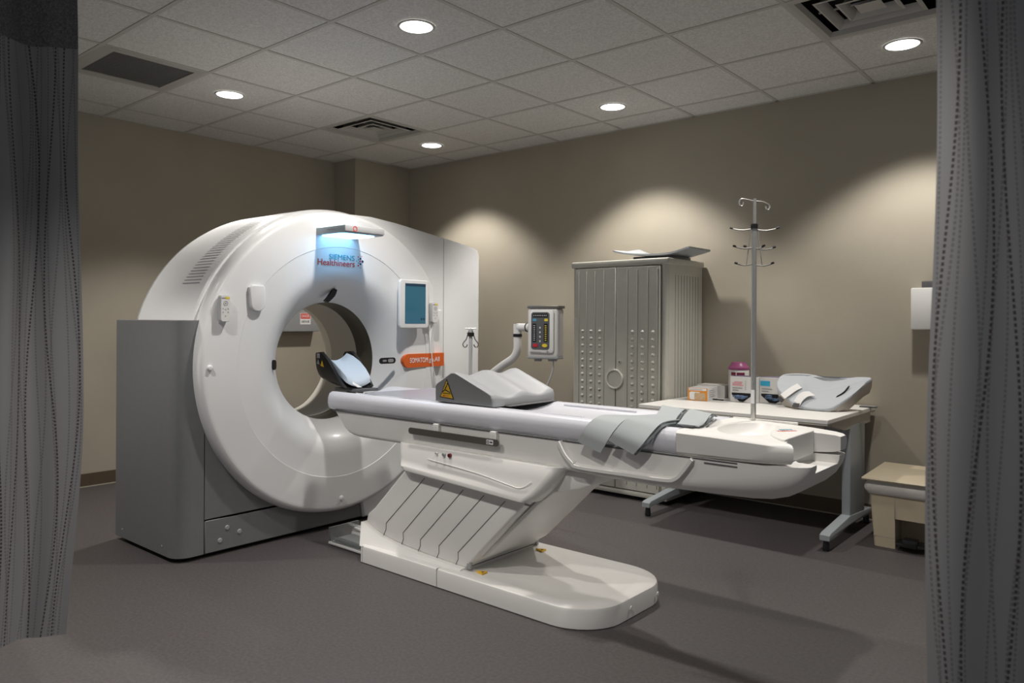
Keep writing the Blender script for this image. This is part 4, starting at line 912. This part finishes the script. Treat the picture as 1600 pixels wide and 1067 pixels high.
# ------------------------------------------------------------------ bin
BN = thing('pedal_bin', 'beige step-on waste bin with lid and clear liner by the right curtain', 'waste bin', (-0.98, 4.68, 0))
def tap(z, d=0.0, x0=-1.165, x1=-0.795, y0=4.485, y1=4.88):
    k = z / 0.34 * 0.022
    return x0 - k + d, x1 + k - d, y0 - k + d, y1 + k - d
def bodyring(z, d=0.0, r=0.02):
    a = tap(z, d); return [Vector((x, y, z)) for x, y in rrect(*a, r, 4)]
b = B(); loft(b, [bodyring(0.0), bodyring(0.06), bodyring(0.345)]); bd = part('body', b, M_bin, BN)
bb = B(); box(bb, -1.055, -0.905, 4.30, 4.62, -0.05, 0.165)
for v in bb.verts: v.co -= ORG[BN]
bmesh.ops.recalc_face_normals(bb, faces=bb.faces)
# cutting happens in the body's own space
me_ = bpy.data.meshes.new('cut'); bb.to_mesh(me_); bb.free(); co = bpy.data.objects.new('cut', me_); C.objects.link(co); co.location = ORG[BN]
md = bd.modifiers.new('cut', 'BOOLEAN'); md.object = co; md.solver = 'EXACT'; bpy.context.view_layer.update()
dg = bpy.context.evaluated_depsgraph_get(); nm_ = bpy.data.meshes.new_from_object(bd.evaluated_get(dg), depsgraph=dg); bd.modifiers.clear(); bd.data = nm_; bpy.data.objects.remove(co)
b = B(); box(b, -1.0565, -1.0545, 4.4655, 4.480, 0.165, 0.31); box(b, -0.906, -0.904, 4.4655, 4.480, 0.165, 0.31); box(b, -1.166, -1.056, 4.480, 4.486, 0.0575, 0.0590); part('body_seams', b, M_deskedge, BN)
rows = []; rl_ = random.Random(5); NL = 120
ph_ = [rl_.uniform(0, 6.28) for _ in range(12)]
for k in range(10):
    t = k / 9; z = 0.290 + 0.076 * t; d = -0.006 - 0.014 * math.sin(PI * min(1, t * 1.1)) ** 0.7
    a = tap(z, d); ring = rrect(*a, 0.02, 29)[:NL]
    rr = []
    for i, (x, y) in enumerate(ring):
        f = i / len(ring) * 2 * PI
        w_ = sum(math.sin(m * f + ph_[m2] + 4 * t * (1 if m2 % 2 else -1)) for m2, m in enumerate((23, 31, 41, 57, 67))) / 5
        cx_, cy2 = -0.98, 4.68; v_ = Vector((x - cx_, y - cy2, 0)).normalized()
        rr.append(Vector((x, y, z + 0.004 * w_ * (1 - t))) + v_ * (0.0075 * w_ * math.sin(PI * max(.1, t))))
    rows.append(rr)
b = B(); loft(b, rows); part('liner', b, M_liner, BN, 'crinkled shiny bin liner')
b = B(); prism(b, [(4.430, .366), (4.425, .374), (4.430, .381), (4.90, .398), (4.915, .390), (4.915, .372)], 'x', -1.215, -0.755, bev=0.004, seg=2); part('lid', b, M_bin, BN)
b = B(); box(b, -1.045, -0.915, 4.445, 4.55, 0.028, 0.046, bev=0.006); box(b, -1.010, -0.94, 4.43, 4.50, 0.030, 0.072, bev=0.006); part('pedal', b, M_black, BN)

# ------------------------------------------------------------------ wall fixtures
t = thing('wall_dispenser', 'white box fixed to the right wall beside the right curtain', 'dispenser', (-0.95, 4.99, 1.19))
b = B(); box(b, -1.090, -0.83, 4.955, 5.052, 1.192, 1.440, bev=0.008, seg=2); part('housing', b, M_card, t)
b = B(); box(b, -1.088, -0.832, 4.958, 5.050, 1.196, 1.204); part('lower_band', b, M_mgrey, t)
b = B(); box(b, -1.035, -0.92, 4.975, 5.04, 1.440, 1.480, bev=0.003); part('top_cartridge', b, M_dgrey, t, 'dark cartridge on top')
b = B()
for z in (1.42, 1.405, 1.39, 1.26, 1.245, 1.23): box(b, -1.0915, -1.0895, 4.975, 5.0, z, z + 0.005)
part('side_vents', b, M_pgrey, t)
t = thing('safety_cabinet', 'grey wall box with a red danger label seen through the scanner bore', 'wall box', (-5.86, 3.93, 1.11))
b = B(); box(b, XL, -5.83, 3.62, 4.150, 1.125, 1.52, bev=0.008, seg=2); part('housing', b, M_mgrey, t)
b = B(); prism(b, [(3.95, 1.435), (4.015, 1.43), (3.995, 1.455)], 'x', -5.83, -5.828); part('red_arrow', b, M_red, t)
b = B(); box(b, -5.8302, -5.8285, 3.935, 4.045, 1.190, 1.292); lbp = part('danger_label', b, M_pwhite, t, 'white label with a red danger heading')
b = B(); box(b, -5.8290, -5.8278, 3.940, 4.040, 1.240, 1.288); part('label_heading', b, M_red, lbp)
text('label_lettering', 'DANGER', (-5.8272, 3.99, 1.265), 0.080, 0.026, '+x', M_pwhite, lbp)
text('label_lettering', 'LASER IN USE', (-5.8280, 3.99, 1.215), 0.085, 0.022, '+x', M_pblack, lbp)
b = B(); box(b, -5.8302, -5.8262, 4.085, 4.115, 1.245, 1.275, bev=0.002); part('latch', b, M_lgrey, t)
b = B(); lathe(b, [(0, .001), (.006, .001), (.006, 0)], (-5.8262, 4.10, 1.262), 'x', 10); part('latch_screw', b, M_pblack, t)

# ------------------------------------------------------------------ curtains
def rd(r, d): return Vector((r * cy_ - d * sy_, r * sy_ + d * cy_, 0))
def curtain(lb, A, Bp, folds, amp, z0, z1, seed, loc, edge):
    t = thing('privacy_curtain', lb, 'curtain', loc, 'patterned privacy curtains')
    n = 260; NZ = 26; rnd = random.Random(seed)
    ph = [rnd.uniform(0, 6.28) for _ in range(4)]
    ax = (Bp - A).normalized(); nr = Vector((-ax.y, ax.x, 0)); L = (Bp - A).length
    def build(za, zb, nz, th=0.0):
        bm = B(); uvl = bm.loops.layers.uv.new('UVMap'); grid = []; us = []
        s_acc = 0; prev = None
        for i in range(n + 1):
            f = i / n; col = []
            w_ = math.sin(2 * PI * folds * f + ph[0]) + 0.35 * math.sin(4 * PI * folds * f + ph[1]) + 0.4 * math.sin(2 * PI * folds * .37 * f + ph[2])
            p0 = A + ax * (L * f) + nr * (amp * w_)
            if prev is not None: s_acc += (p0 - prev).length
            prev = p0; us.append(s_acc)
            for j in range(nz + 1):
                z = za + (zb - za) * j / nz; hh = (z - z0) / (z1 - z0)
                e = edge(z) * (1 - f) if True else 0
                k = 1.0 + 0.25 * math.sin(2.2 * z + ph[3] + 3 * f)
                p = A + ax * (L * f) + nr * (amp * w_ * k) + ax * e + ax * 0.006 * math.sin(5 * z + 9 * f)
                col.append(bm.verts.new((p.x, p.y, z)))
            grid.append(col)
        for i in range(n):
            for j in range(nz):
                f_ = bm.faces.new((grid[i][j], grid[i + 1][j], grid[i + 1][j + 1], grid[i][j + 1]))
                for lp, (ii, jj) in zip(f_.loops, ((i, j), (i + 1, j), (i + 1, j + 1), (i, j + 1))): lp[uvl].uv = (us[ii], za + (zb - za) * jj / nz)
        return bm
    o = part('fabric', build(z0, 2.03, NZ), M_curt, t, ang=80)
    o2 = part('netting', build(2.03, z1, 8), M_net, t, 'open netting at the top', ang=80)
    return t
# edge(z): shift of the free edge along the curtain (metres, + = pulled in)
AL, BL = rd(-1.300, 2.27), rd(-1.72, 1.93)
curtain('patterned grey privacy curtain hanging at the left edge', AL, BL, 2.6, 0.020, 0.295, 2.695, 3, (AL.x, AL.y, 0.3), lambda z: 0.030 * max(0, (0.95 - z) / 0.65) ** 1.6 + 0.030 * max(0, (z - 1.4)) )
AR, BR = rd(0.748, 1.36), rd(1.32, 1.16)
curtain('patterned grey privacy curtain hanging at the right edge, nearest the camera', AR, BR, 2.1, 0.022, 0.30, 2.695, 11, (AR.x, AR.y, 0.3), lambda z: 0.006 * z)
for nm, p in (('left', [rd(-1.28, 2.28), rd(-1.80, 1.86)]), ('right', [rd(0.70, 1.38), rd(1.40, 1.13)])):
    b = B(); tube(b, [Vector((q.x, q.y, 2.712)) for q in p], 0.014, 8)
    single('curtain_track', b, M_lgrey, f'white ceiling track carrying the {nm} curtain', 'curtain track')
